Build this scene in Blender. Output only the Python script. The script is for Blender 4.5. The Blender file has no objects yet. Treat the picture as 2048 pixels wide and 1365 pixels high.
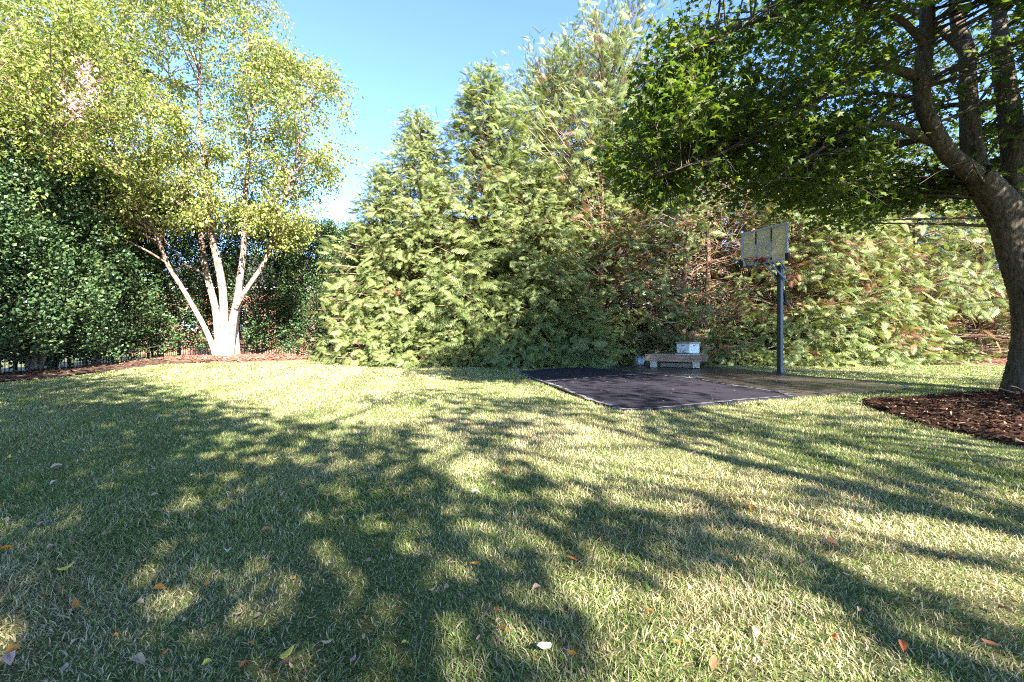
import bpy, math, random
import numpy as np
from mathutils import Vector

# ------------------------------------------------------------------ camera, sky, sun, exposure
scene = bpy.context.scene
COL = scene.collection
F, HZ, CAMH = 910.2, 668.0, 1.12          # focal length in photo pixels, horizon row, eye height
cam_data = bpy.data.cameras.new('camera')
cam_data.lens, cam_data.sensor_width = 16.0, 36.0
cam_data.shift_y = -14.5 / 2048.0
cam_data.clip_start, cam_data.clip_end = 0.05, 2000.0
cam = bpy.data.objects.new('camera', cam_data)
COL.objects.link(cam)
cam.location = (0, 0, CAMH)
cam.rotation_euler = (math.radians(90), 0, 0)
scene.camera = cam

SUN_EL = math.radians(34.0)
SUN_AZ = math.atan2(0.52, -0.854)         # clockwise from +Y: behind the viewer, a little to the right
SUN = np.array([math.sin(SUN_AZ) * math.cos(SUN_EL), math.cos(SUN_AZ) * math.cos(SUN_EL), math.sin(SUN_EL)])
world = bpy.data.worlds.new('World')
scene.world = world
world.use_nodes = True
wn = world.node_tree
for n in list(wn.nodes):
    wn.nodes.remove(n)
sky = wn.nodes.new('ShaderNodeTexSky')
sky.sky_type = 'NISHITA'
sky.sun_disc = False
sky.sun_elevation, sky.sun_rotation = SUN_EL, SUN_AZ
sky.air_density, sky.dust_density, sky.ozone_density = 0.8, 0.0, 4.5
sky.altitude = 3000.0
bg = wn.nodes.new('ShaderNodeBackground')
bg.inputs['Strength'].default_value = 0.13
wo = wn.nodes.new('ShaderNodeOutputWorld')
wn.links.new(sky.outputs[0], bg.inputs[0])
wn.links.new(bg.outputs[0], wo.inputs[0])
sl = bpy.data.lights.new('sun', 'SUN')
sl.energy, sl.angle, sl.color = 5.0, math.radians(0.53), (1.0, 0.93, 0.82)
sun = bpy.data.objects.new('sun', sl)
COL.objects.link(sun)
sun.location = (10, -20, 30)
sun.rotation_euler = Vector(SUN).to_track_quat('Z', 'Y').to_euler()
vs = scene.view_settings
vs.view_transform, vs.look, vs.gamma, vs.exposure = 'Standard', 'None', 1.0, 2.7
vs.use_curve_mapping = False
scene.render.engine = 'CYCLES'
cy = scene.cycles
cy.max_bounces, cy.diffuse_bounces, cy.glossy_bounces = 6, 3, 2
cy.use_denoising = False
cy.filter_width = 1.1
cy.transmission_bounces, cy.transparent_max_bounces = 4, 8

rng = np.random.default_rng(11)
random.seed(5)

# ------------------------------------------------------------------ photo <-> place
def sstep(a, b, x):
    t = np.clip((np.asarray(x, float) - a) / (b - a), 0, 1)
    return t * t * (3 - 2 * t)

def ground_z(x, y):
    x = np.asarray(x, float); y = np.asarray(y, float)
    z = 0.24 * np.exp(-((x + 10.7) ** 2 + (y - 17.3) ** 2) / (2 * 2.6 ** 2))
    back_l = sstep(19.5, 23.0, y) * (1 - sstep(-6.5, -3.0, x))
    side_l = 1 - sstep(-17.0, -13.6, x)
    z = z - 0.62 * np.maximum(back_l, side_l)
    z = z + 0.95 * sstep(17.0, 27.0, y) * sstep(-4.5, -0.5, x)
    z = z + 0.016 * np.sin(x * 1.3 + 0.5) * np.sin(y * 1.1 + 1.0) * sstep(1.0, 3.0, y)
    return z

def at(u, v, Y):
    return np.array([(u - 1024.0) / F * Y, Y, CAMH - (v - HZ) / F * Y])

def gp(u, v):                               # point of the lawn seen at pixel u, v
    Y = F * CAMH / (v - HZ)
    for _ in range(6):
        X = (u - 1024.0) / F * Y
        Y = F * (CAMH - float(ground_z(X, Y))) / (v - HZ)
    return ((u - 1024.0) / F * Y, Y)

def pix(P):
    Y = np.maximum(P[:, 1], 1e-3)
    return 1024 + F * P[:, 0] / Y, HZ - F * (P[:, 2] - CAMH) / Y

def inpoly(x, y, poly):
    x = np.asarray(x, float); y = np.asarray(y, float)
    c = np.zeros(x.shape, bool)
    n = len(poly)
    for i in range(n):
        x1, y1 = poly[i]; x2, y2 = poly[(i + 1) % n]
        if y1 == y2:
            continue
        k = (y1 > y) != (y2 > y)
        c ^= k & (x < (x2 - x1) * (y - y1) / (y2 - y1) + x1)
    return c

# ------------------------------------------------------------------ mesh helpers
def nrm(a):
    return a / np.maximum(np.linalg.norm(a, axis=-1, keepdims=True), 1e-9)

class Acc:
    """collects triangles (with a few per-point numbers) into one mesh"""
    def __init__(self):
        self.V, self.T, self.A, self.n = [], [], [], 0
    def add(self, V, T, attr=None):
        V = np.asarray(V, float).reshape(-1, 3)
        T = np.asarray(T, np.int64).reshape(-1, 3)
        if attr is None:
            attr = np.zeros((len(V), 3))
        self.V.append(V); self.T.append(T + self.n); self.A.append(np.asarray(attr, float)); self.n += len(V)
        return self
    def quads(self, V, Q, attr=None):
        Q = np.asarray(Q, np.int64).reshape(-1, 4)
        return self.add(V, np.concatenate([Q[:, [0, 1, 2]], Q[:, [0, 2, 3]]]), attr)
    def box(self, c, h, ax=None):
        c = np.asarray(c, float); h = np.asarray(h, float)
        ax = np.eye(3) if ax is None else np.asarray(ax, float)
        s = np.array([[-1, -1, -1], [1, -1, -1], [1, 1, -1], [-1, 1, -1], [-1, -1, 1], [1, -1, 1], [1, 1, 1], [-1, 1, 1]], float)
        return self.quads(c + (s * h) @ ax, [[0, 3, 2, 1], [4, 5, 6, 7], [0, 1, 5, 4], [1, 2, 6, 5], [2, 3, 7, 6], [3, 0, 4, 7]])
    def bar(self, p, q, w, d, up=(0, 0, 1)):
        p = np.asarray(p, float); q = np.asarray(q, float)
        x = nrm(q - p); y = nrm(np.cross(up, x)); z = np.cross(x, y)
        return self.box((p + q) / 2, (np.linalg.norm(q - p) / 2, w / 2, d / 2), [x, y, z])
    def tubes(self, P, R, sides=5, attr=None, cap=True):
        P = np.asarray(P, float); R = np.asarray(R, float)
        if P.ndim == 2:
            P = P[None]; R = R[None]
        N, K, _ = P.shape
        if N == 0:
            return self
        T = np.empty_like(P)
        T[:, 1:-1] = P[:, 2:] - P[:, :-2]; T[:, 0] = P[:, 1] - P[:, 0]; T[:, -1] = P[:, -1] - P[:, -2]
        T = nrm(T)
        ref = np.where(np.abs(nrm(P[:, -1] - P[:, 0])[:, 2:3]) > 0.8, np.array([[1.0, 0.1, 0]]), np.array([[0, 0.1, 1.0]]))
        A = nrm(np.cross(T, np.broadcast_to(ref[:, None], T.shape))); B = np.cross(T, A)
        th = np.arange(sides) * 2 * math.pi / sides
        V = P[:, :, None] + R[:, :, None, None] * (np.cos(th)[:, None] * A[:, :, None] + np.sin(th)[:, None] * B[:, :, None])
        i = np.arange(K - 1)[:, None] * sides; j = np.arange(sides)[None]; j2 = (j + 1) % sides
        q = np.stack([i + j, i + j2, i + sides + j2, i + sides + j], -1).reshape(-1, 4)
        t = np.concatenate([q[:, [0, 2, 1]], q[:, [0, 3, 2]]])
        if cap:
            k = np.arange(1, sides - 1); e = (K - 1) * sides
            t = np.concatenate([t, np.stack([np.zeros_like(k) + e, e + k, e + k + 1], -1), np.stack([np.zeros_like(k), k + 1, k], -1)])
        T2 = (t[None] + (np.arange(N) * K * sides)[:, None, None]).reshape(-1, 3)
        at_ = None if attr is None else np.repeat(np.asarray(attr, float), K * sides, 0)
        return self.add(V.reshape(-1, 3), T2, at_)
    def scatter(self, tv, tt, pos, d, n, size, attr, wide=1.0, tipcol=None):
        """copies of a small template: x axis along d, z axis along n"""
        N = len(pos)
        if N == 0:
            return self
        x = nrm(d); z = nrm(n - (n * x).sum(1, keepdims=True) * x); y = np.cross(z, x)
        tv = np.asarray(tv, float)
        s = np.broadcast_to(np.asarray(size, float), (N,))[:, None, None]
        V = pos[:, None] + s * (tv[None, :, 0:1] * x[:, None] + wide * tv[None, :, 1:2] * y[:, None] + tv[None, :, 2:3] * z[:, None])
        T = (np.asarray(tt)[None] + (np.arange(N) * len(tv))[:, None, None]).reshape(-1, 3)
        A = np.repeat(attr, len(tv), 0)
        if tipcol is not None:
            A = A.copy(); A[:, 2] = np.tile(tipcol, N)
        return self.add(V.reshape(-1, 3), T, A)
    def build(self, name, mat=None, parent=None, smooth=False, attrs=True):
        me = bpy.data.meshes.new(name)
        V = np.concatenate(self.V) if self.V else np.zeros((0, 3))
        T = np.concatenate(self.T) if self.T else np.zeros((0, 3), np.int64)
        me.vertices.add(len(V)); me.vertices.foreach_set('co', V.astype(np.float32).ravel())
        me.loops.add(len(T) * 3); me.loops.foreach_set('vertex_index', T.astype(np.int32).ravel())
        me.polygons.add(len(T))
        me.polygons.foreach_set('loop_start', np.arange(0, len(T) * 3, 3, dtype=np.int32))
        me.polygons.foreach_set('use_smooth', np.full(len(T), smooth, bool))
        if attrs:
            a = me.attributes.new('leafy', 'FLOAT_VECTOR', 'POINT')
            a.data.foreach_set('vector', np.concatenate(self.A).astype(np.float32).ravel())
        me.update(calc_edges=True)
        me.validate()
        if mat:
            me.materials.append(mat)
        o = bpy.data.objects.new(name, me)
        COL.objects.link(o)
        o.parent = parent
        return o

def tag(o, label=None, cat=None, group=None, kind=None):
    if label: o['label'] = label
    if cat: o['category'] = cat
    if group: o['group'] = group
    if kind: o['kind'] = kind
    return o

def thing(name, label, cat, loc=(0, 0, 0), group=None):
    o = bpy.data.objects.new(name, None)
    o.empty_display_size = 0.2
    COL.objects.link(o)
    o.location = loc
    return tag(o, label, cat, group)

def dup(root, loc, rz, sc, label, group=None):
    r = root.copy(); COL.objects.link(r)
    r.location = loc; r.rotation_euler = (0, 0, rz); r.scale = sc
    tag(r, label, None, group)
    for ch in root.children:
        c = ch.copy(); COL.objects.link(c); c.parent = r
    return r

def bevel(o, w=0.006, seg=2):
    m = o.modifiers.new('soft_edge', 'BEVEL'); m.width = w; m.segments = seg; m.limit_method = 'ANGLE'
    return o

# ------------------------------------------------------------------ materials
class NT:
    def __init__(self, name):
        self.m = bpy.data.materials.new(name); self.m.use_nodes = True
        self.t = self.m.node_tree
        for n in list(self.t.nodes): self.t.nodes.remove(n)
        self.out = self.n('ShaderNodeOutputMaterial')
    def n(self, t, **kw):
        nd = self.t.nodes.new(t)
        for k, v in kw.items():
            if k.startswith('i_'):
                key = k[2:]
                nd.inputs[int(key) if key.isdigit() else key.replace('_', ' ')].default_value = v
            else:
                setattr(nd, k, v)
        return nd
    def l(self, a, b):
        self.t.links.new(a, b)
    def ramp(self, fac, stops, interp='LINEAR'):
        r = self.n('ShaderNodeValToRGB'); cr = r.color_ramp; cr.interpolation = interp
        while len(cr.elements) < len(stops): cr.elements.new(0.5)
        for e, (p, c) in zip(cr.elements, stops):
            e.position = p; e.color = (*c, 1) if len(c) == 3 else c
        self.l(fac, r.inputs[0]); return r.outputs[0]
    def noise(self, scale, detail=4, rough=0.55, vec=None, dist=0.0):
        nd = self.n('ShaderNodeTexNoise', i_Scale=scale, i_Detail=detail, i_Roughness=rough, i_Distortion=dist)
        if vec is not None: self.l(vec, nd.inputs['Vector'])
        return nd.outputs['Fac']
    def pos(self):
        return self.n('ShaderNodeNewGeometry').outputs['Position']
    def obj(self):
        return self.n('ShaderNodeTexCoord').outputs['Object']
    def mapped(self, vec, sc=(1, 1, 1), rot=(0, 0, 0)):
        m = self.n('ShaderNodeMapping'); m.inputs['Scale'].default_value = sc; m.inputs['Rotation'].default_value = rot
        self.l(vec, m.inputs['Vector']); return m.outputs[0]
    def math(self, op, a, b=None, clamp=False):
        nd = self.n('ShaderNodeMath', operation=op, use_clamp=clamp)
        for i, x in enumerate((a, b)):
            if x is None: continue
            if isinstance(x, (int, float)): nd.inputs[i].default_value = x
            else: self.l(x, nd.inputs[i])
        return nd.outputs[0]
    def mix(self, fac, a, b, blend='MIX'):
        nd = self.n('ShaderNodeMix', data_type='RGBA', blend_type=blend)
        for i, x in ((0, fac), (6, a), (7, b)):
            if isinstance(x, (int, float)): nd.inputs[i].default_value = x
            elif isinstance(x, tuple): nd.inputs[i].default_value = (*x, 1) if len(x) == 3 else x
            else: self.l(x, nd.inputs[i])
        return nd.outputs[2]
    def attr(self):
        a = self.n('ShaderNodeAttribute', attribute_name='leafy')
        s = self.n('ShaderNodeSeparateXYZ'); self.l(a.outputs['Vector'], s.inputs[0])
        return s.outputs
    def bump(self, h, strength=0.5, dist=0.02):
        b = self.n('ShaderNodeBump', i_Strength=strength, i_Distance=dist); self.l(h, b.inputs['Height']); return b.outputs[0]
    def pbr(self, color, rough=0.6, normal=None, spec=0.5, metal=0.0, **kw):
        p = self.n('ShaderNodeBsdfPrincipled')
        p.inputs['Roughness'].default_value = rough if isinstance(rough, (int, float)) else 0.5
        if not isinstance(rough, (int, float)): self.l(rough, p.inputs['Roughness'])
        p.inputs['Specular IOR Level'].default_value = spec; p.inputs['Metallic'].default_value = metal
        for k, v in kw.items(): p.inputs[k.replace('_', ' ')].default_value = v
        if isinstance(color, tuple): p.inputs['Base Color'].default_value = (*color, 1)
        else: self.l(color, p.inputs['Base Color'])
        if normal is not None: self.l(normal, p.inputs['Normal'])
        return p.outputs[0]
    def done(self, sh):
        self.l(sh, self.out.inputs['Surface']); return self.m

def foliage(name, stops, dead=None, tip=None, trans=0.35, rough=0.45, spec=0.4, tcol=1.35):
    m = NT(name); a = m.attr()
    c = m.ramp(a[0], stops)
    if tip: c = m.mix(a[2], c, m.mix(0.6, c, tip))
    if dead: c = m.mix(a[1], c, m.ramp(a[0], [(0, dead[0]), (1, dead[1])]))
    p = m.pbr(c, rough, spec=spec)
    t = m.n('ShaderNodeBsdfTranslucent')
    m.l(m.mix(1.0, c, (tcol, tcol * 0.95, tcol * 0.5), 'MULTIPLY'), t.inputs['Color'])
    mx = m.n('ShaderNodeMixShader', i_0=trans); m.l(p, mx.inputs[1]); m.l(t.outputs[0], mx.inputs[2])
    return m.done(mx.outputs[0])

def simple(name, c1, c2, scale, rough=0.6, spec=0.4, bump=0.0, detail=5, stretch=(1, 1, 1), metal=0.0, world_space=False):
    m = NT(name)
    v = m.mapped(m.pos() if world_space else m.obj(), stretch)
    f = m.noise(scale, detail, 0.6, v)
    c = m.ramp(f, [(0.3, c1), (0.7, c2)])
    nm = m.bump(f, bump, 0.01) if bump else None
    return m.done(m.pbr(c, rough, nm, spec, metal))

M = {}
M['cypress'] = foliage('cypress_sprays', [(0, (0.04, 0.095, 0.035)), (0.5, (0.105, 0.17, 0.05)), (1, (0.20, 0.24, 0.075))],
                       dead=((0.10, 0.045, 0.022), (0.30, 0.17, 0.09)), tip=(0.50, 0.48, 0.20), trans=0.30, rough=0.5)
M['holly'] = foliage('evergreen_leaf', [(0, (0.03, 0.07, 0.03)), (0.6, (0.062, 0.115, 0.042)), (1, (0.13, 0.17, 0.05))],
                     trans=0.15, rough=0.45, spec=0.5)
M['birch_leaf'] = foliage('birch_leaf', [(0, (0.14, 0.20, 0.05)), (0.6, (0.25, 0.29, 0.08)), (0.93, (0.38, 0.38, 0.14)), (1, (0.38, 0.27, 0.12))],
                          trans=0.42, rough=0.4)
M['maple_leaf'] = foliage('maple_leaf', [(0, (0.05, 0.105, 0.018)), (0.7, (0.105, 0.16, 0.026)), (1, (0.18, 0.21, 0.035))],
                          trans=0.55, rough=0.45, spec=0.4)
M['myrtle_leaf'] = foliage('myrtle_leaf', [(0, (0.12, 0.18, 0.035)), (1, (0.25, 0.28, 0.06))], trans=0.4)
M['blossom'] = foliage('pink_blossom', [(0, (0.55, 0.26, 0.34)), (1, (0.75, 0.5, 0.56))], trans=0.3)
M['shade_leaf'] = foliage('unseen_tree_leaf', [(0, (0.06, 0.11, 0.025)), (1, (0.13, 0.18, 0.04))], trans=0.45)

def grass_mat():
    m = NT('grass_blade'); a = m.attr(); p = m.pos()
    flat = m.mapped(p, (1, 1, 0))
    big = m.noise(0.33, 3, 0.5, flat)
    mid = m.noise(1.7, 4, 0.62, flat, 0.4)
    dry = m.math('ADD', m.math('MULTIPLY', big, 0.8), m.math('MULTIPLY', mid, 0.9))
    dry = m.math('ADD', m.math('ADD', dry, m.math('MULTIPLY', a[1], 0.75)), m.math('MULTIPLY', a[2], 0.34))
    f = m.ramp(dry, [(0.0, (0, 0, 0)), (0.93, (0.02, 0.02, 0.02)), (1.0, (0.3, 0.3, 0.3))])
    d2 = m.math('SUBTRACT', dry, 1.23); d2 = m.math('MULTIPLY', d2, 3.2, True)
    green = m.ramp(a[0], [(0, (0.09, 0.155, 0.034)), (0.55, (0.17, 0.24, 0.06)), (1, (0.29, 0.34, 0.12))])
    tan = m.ramp(a[0], [(0, (0.32, 0.24, 0.13)), (1, (0.66, 0.56, 0.37))])
    c = m.mix(d2, green, tan)
    s = m.pbr(c, 0.5, spec=0.35)
    t = m.n('ShaderNodeBsdfTranslucent'); m.l(m.mix(1.0, c, (1.2, 1.2, 0.7), 'MULTIPLY'), t.inputs['Color'])
    mx = m.n('ShaderNodeMixShader', i_0=0.3); m.l(s, mx.inputs[1]); m.l(t.outputs[0], mx.inputs[2])
    return m.done(mx.outputs[0])
M['grass'] = grass_mat()

def lawn_mat():
    m = NT('lawn_thatch'); flat = m.mapped(m.pos(), (1, 1, 0))
    f = m.noise(22, 6, 0.7, flat); g = m.noise(0.9, 4, 0.6, flat)
    c = m.ramp(f, [(0.25, (0.05, 0.045, 0.02)), (0.5, (0.11, 0.11, 0.045)), (0.8, (0.22, 0.18, 0.10))])
    c = m.mix(m.ramp(g, [(0.4, (0, 0, 0)), (0.65, (1, 1, 1))]), m.mix(0.5, c, (0.05, 0.09, 0.025)), c)
    return m.done(m.pbr(c, 0.9, m.bump(f, 0.6, 0.02), 0.2))
M['lawn'] = lawn_mat()
M['far_ground'] = simple('far_ground', (0.05, 0.075, 0.03), (0.13, 0.12, 0.06), 3, 0.95, world_space=True)

def asphalt_mat(name, dark, light, stain, rough, spec):
    m = NT(name); p = m.pos()
    big = m.noise(0.55, 5, 0.6, p, 0.6); fine = m.noise(110, 3, 0.7, p); mid = m.noise(6, 5, 0.65, p)
    c = m.ramp(big, [(0.35, dark), (0.65, light)])
    c = m.mix(m.ramp(mid, [(0.56, (0, 0, 0)), (0.78, (0.7, 0.7, 0.7))]), c, stain)
    c = m.mix(0.35, c, m.ramp(fine, [(0.35, (0.012, 0.012, 0.016)), (0.7, (0.06, 0.055, 0.06))]))
    r = m.math('ADD', m.math('MULTIPLY', big, 0.4), rough - 0.2)
    return m.done(m.pbr(c, r, m.bump(fine, 0.35, 0.006), spec))
M['asphalt_dark'] = asphalt_mat('asphalt_dark', (0.014, 0.013, 0.024), (0.026, 0.023, 0.035), (0.042, 0.036, 0.042), 0.7, 0.12)
M['asphalt_brown'] = asphalt_mat('asphalt_brown', (0.045, 0.038, 0.034), (0.08, 0.064, 0.05), (0.12, 0.095, 0.065), 0.34, 0.3)
def pale_line():
    m = NT('weathered_line'); p = m.pos(); f = m.noise(9, 5, 0.7, p)
    c = m.ramp(f, [(0.42, (0.03, 0.029, 0.036)), (0.56, (0.16, 0.155, 0.155)), (0.72, (0.38, 0.37, 0.36))])
    return m.done(m.pbr(c, 0.85))
M['pale_line'] = pale_line()
M['crack'] = simple('crack_gap', (0.006, 0.006, 0.006), (0.02, 0.018, 0.015), 30, 0.95)
M['mulch_dark'] = simple('mulch_dark', (0.012, 0.008, 0.006), (0.045, 0.025, 0.017), 26, 0.95, 0.05, bump=0.8, world_space=True)
M['mulch_red'] = simple('mulch_red', (0.10, 0.042, 0.028), (0.26, 0.13, 0.09), 20, 0.9, bump=0.8, world_space=True)
M['litter'] = simple('leaf_litter', (0.035, 0.018, 0.013), (0.11, 0.06, 0.04), 18, 0.9, bump=0.8, world_space=True)
M['chip_dark'] = foliage('mulch_chip', [(0, (0.014, 0.009, 0.007)), (0.8, (0.05, 0.026, 0.018)), (0.93, (0.13, 0.06, 0.035)), (1, (0.34, 0.27, 0.19))], trans=0.0, rough=0.9, spec=0.05)
M['chip_red'] = foliage('red_mulch_chip', [(0, (0.11, 0.045, 0.028)), (0.8, (0.26, 0.12, 0.08)), (1, (0.45, 0.33, 0.24))], trans=0.0, rough=0.75)
M['chip_litter'] = foliage('litter_leaf', [(0, (0.04, 0.02, 0.013)), (0.8, (0.13, 0.07, 0.045)), (1, (0.34, 0.25, 0.16))], trans=0.1, rough=0.7)

def bark(name, c_lo, c_hi, scale, stretch, bump=0.9, flake=None):
    m = NT(name); v = m.mapped(m.obj(), stretch)
    f = m.noise(scale, 7, 0.68, v, 0.5)
    c = m.ramp(f, [(0.3, c_lo), (0.68, c_hi)])
    if flake:
        k = m.noise(flake[0], 4, 0.6, m.mapped(m.obj(), (1, 1, 0.55)), 1.2)
        hgt = m.n('ShaderNodeSeparateXYZ'); m.l(m.obj(), hgt.inputs[0])
        th = m.math('ADD', k, m.math('MULTIPLY', m.math('MINIMUM', hgt.outputs[2], 5.0), 0.045))
        c = m.mix(m.ramp(th, [(0.60, (0, 0, 0)), (0.66, (1, 1, 1))]), c, flake[1])
    return m.done(m.pbr(c, 0.85, m.bump(f, bump, 0.04), 0.25))
M['birch_bark'] = bark('birch_bark', (0.42, 0.31, 0.24), (0.70, 0.60, 0.50), 5, (1, 1, 0.5), 0.4, (11.0, (0.13, 0.085, 0.065)))
M['maple_bark'] = bark('maple_bark', (0.025, 0.019, 0.014), (0.17, 0.135, 0.105), 15, (1, 1, 0.2), 1.0)
M['cypress_bark'] = bark('cypress_bark', (0.10, 0.05, 0.033), (0.30, 0.18, 0.125), 10, (1, 1, 0.15), 0.9)
M['holly_bark'] = bark('grey_bark', (0.10, 0.08, 0.065), (0.26, 0.22, 0.18), 9, (1, 1, 0.4), 0.6)
M['twig'] = simple('dead_twig', (0.13, 0.075, 0.05), (0.33, 0.23, 0.17), 4, 0.9)
M['twig_dark'] = simple('live_twig', (0.05, 0.038, 0.028), (0.13, 0.10, 0.075), 4, 0.9)

def metal(name, c, rough=0.45, met=0.0, wear=0.15):
    m = NT(name); f = m.noise(14, 5, 0.65, m.obj())
    col = m.mix(m.ramp(f, [(0.5, (0, 0, 0)), (0.75, (wear, wear, wear))]), c, tuple(min(1, x * 0.5 + 0.14) for x in c))
    return m.done(m.pbr(col, rough, None, 0.5, met))
M['pole'] = metal('pole_paint', (0.028, 0.034, 0.052), 0.4)
M['black_iron'] = metal('black_iron', (0.012, 0.012, 0.013), 0.45)
M['board_frame'] = metal('board_frame_paint', (0.42, 0.47, 0.56), 0.4, 0.0, 0.3)
M['rim'] = metal('rim_paint', (0.42, 0.035, 0.03), 0.45)
M['net'] = metal('net_cord', (0.05, 0.05, 0.055), 0.8)
M['rubber'] = metal('black_rubber', (0.012, 0.012, 0.013), 0.7)
def acrylic():
    m = NT('aged_acrylic'); f = m.noise(3.0, 4, 0.6, m.obj())
    c = m.ramp(f, [(0.3, (0.60, 0.54, 0.40)), (0.7, (0.72, 0.66, 0.48))])
    p = m.pbr(c, 0.3, None, 0.5)
    t = m.n('ShaderNodeBsdfTranslucent'); m.l(c, t.inputs['Color'])
    mx = m.n('ShaderNodeMixShader', i_0=0.5); m.l(p, mx.inputs[1]); m.l(t.outputs[0], mx.inputs[2])
    tp = m.n('ShaderNodeBsdfTransparent'); tp.inputs[0].default_value = (0.9, 0.85, 0.7, 1)
    m2 = m.n('ShaderNodeMixShader', i_0=0.35); m.l(mx.outputs[0], m2.inputs[1]); m.l(tp.outputs[0], m2.inputs[2])
    return m.done(m2.outputs[0])
M['acrylic'] = acrylic()
M['timber'] = simple('weathered_timber', (0.20, 0.115, 0.085), (0.40, 0.27, 0.20), 9, 0.8, bump=0.4, stretch=(0.12, 2.2, 2.2))
M['old_timber'] = simple('grey_timber', (0.12, 0.10, 0.085), (0.25, 0.21, 0.17), 9, 0.85, bump=0.4, stretch=(0.12, 2.2, 2.2))
M['block'] = simple('concrete_block', (0.38, 0.34, 0.27), (0.58, 0.54, 0.45), 30, 0.9, bump=0.3)
def hive_paint():
    m = NT('hive_paint'); f = m.noise(8, 6, 0.7, m.obj())
    c = m.ramp(f, [(0.25, (0.45, 0.42, 0.36)), (0.31, (0.70, 0.73, 0.77)), (0.75, (0.80, 0.82, 0.84))])
    return m.done(m.pbr(c, 0.55))
M['hive'] = hive_paint()
M['hive_lid'] = simple('hive_lid', (0.22, 0.19, 0.165), (0.40, 0.36, 0.32), 10, 0.6)
M['bucket'] = simple('galvanised', (0.30, 0.31, 0.34), (0.5, 0.5, 0.53), 9, 0.42, metal=0.5)
def siding(name, c1, c2):
    m = NT(name); p = m.pos(); w = m.n('ShaderNodeTexWave', i_Scale=3.2, i_Distortion=0.0); w.bands_direction = 'Z'; w.wave_profile = 'SAW'
    m.l(p, w.inputs[0]); f = m.noise(1.5, 4, 0.6, p)
    return m.done(m.pbr(m.ramp(f, [(0.3, c1), (0.7, c2)]), 0.75, m.bump(w.outputs['Fac'], 0.5, 0.02)))
M['siding'] = siding('cream_siding', (0.56, 0.46, 0.38), (0.66, 0.56, 0.47))
M['brick_far'] = simple('far_brick', (0.25, 0.10, 0.07), (0.36, 0.17, 0.12), 9, 0.85, world_space=True)
M['roof'] = simple('dark_shingle', (0.035, 0.036, 0.045), (0.085, 0.085, 0.10), 6, 0.85, bump=0.4, world_space=True)
M['trim'] = simple('white_trim', (0.7, 0.69, 0.66), (0.8, 0.79, 0.77), 5, 0.6)
M['glass'] = NT('window_glass'); M['glass'] = M['glass'].done(M['glass'].pbr((0.05, 0.06, 0.075), 0.06, None, 0.8))

# ------------------------------------------------------------------ ground
COURT = [gp(*p) for p in [(1033, 746), (1058, 757), (1085, 768), (1110, 778), (1140, 790), (1165, 800), (1190, 808), (1212, 815), (1232, 821), (1250, 823.5),
          (1275, 823.5), (1330, 821), (1400, 814.5), (1500, 804), (1590, 797), (1700, 789), (1790, 782), (1815, 780), (1826, 777.5), (1815, 775), (1760, 769), (1690, 762.5), (1620, 756), (1561, 750.5),
          (1500, 743), (1430, 736), (1370, 733), (1280, 733), (1200, 735), (1160, 736.5), (1090, 741), (1050, 744)]]
CRACK = [gp(*p) for p in [(1160, 736.5), (1195, 739), (1230, 742.5), (1258, 745), (1280, 749), (1300, 752), (1330, 754.5), (1365, 757.5), (1400, 761), (1418, 765), (1432, 769),
          (1470, 775), (1520, 783), (1560, 789), (1590, 797)]]
SIDE_LINE = [gp(*p) for p in [(1082, 767), (1120, 763.5), (1170, 759), (1220, 756), (1260, 753.5), (1300, 752.5)]]
BED_R = [gp(*p) for p in [(1727, 803), (1760, 799), (1810, 798), (1860, 795), (1920, 789), (1980, 786.5), (2060, 783), (2160, 785), (2300, 800), (2300, 880), (2180, 900), (2060, 896), (1990, 884), (1930, 868),
          (1880, 858), (1840, 849), (1795, 834), (1755, 820), (1732, 811)]]
BIRCH = np.array([-10.72, 17.0])
BED_L = [(-11.1, 4.0), (-11.4, 9.2), (-11.5, 12.0), (-11.3, 14.3), (-9.6, 15.3), (-8.3, 16.8), (-7.6, 19.6), (-6.2, 20.2), (-4.6, 19.5), (-3.5, 27.0), (-22, 27.0), (-22, 4.0)]
HEDGE_EDGE = [(-6.2, 20.2), (-6.0, 15.6), (-5.0, 15.1), (0, 15.05), (4.0, 15.4), (8.0, 16.2), (12, 16.0), (17, 16.0), (24, 15.6), (40, 15.6), (40, 27), (-3.5, 27.0), (-4.6, 19.5)]

def sheet(name, xs, ys, mat, dz=0.0, keep=None):
    X, Y = np.meshgrid(xs, ys)
    Z = ground_z(X, Y) + dz
    nx, ny = len(xs), len(ys)
    i = np.arange(ny - 1)[:, None] * nx + np.arange(nx - 1)[None]
    q = np.stack([i, i + 1, i + 1 + nx, i + nx], -1).reshape(-1, 4)
    V = np.stack([X, Y, Z], -1).reshape(-1, 3)
    if keep is not None:
        c = V[q].mean(1); q = q[keep(c[:, 0], c[:, 1])]
    return Acc().quads(V, q).build(name, mat, None, True, False)

gx = np.concatenate([[-600, -250, -120, -60, -40, -30], np.arange(-24, 32.1, 0.5), [38, 46, 60, 120, 250, 600]])
gy = np.concatenate([[-400, -150, -60, -30, -15, -6], np.arange(-3, 34.1, 0.5), [38, 46, 60, 100, 200, 400, 900]])
tag(sheet('ground', gx, gy, M['lawn']), 'wide flat backyard lawn with green and dry patches', 'lawn', None, 'structure')

def fan_sheet(poly, z, res=None):
    """a flat polygon (any simple shape) triangulated through mathutils"""
    from mathutils.geometry import tessellate_polygon
    pts = [Vector((p[0], p[1], 0)) for p in poly]
    tr = tessellate_polygon([pts])
    V = np.array([(p[0], p[1], z) for p in poly])
    T = []
    for t in tr:
        a, b, c = (V[i] for i in t)
        T.append(t if np.cross(b - a, c - a)[2] > 0 else (t[0], t[2], t[1]))
    return V, np.array(T)

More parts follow.
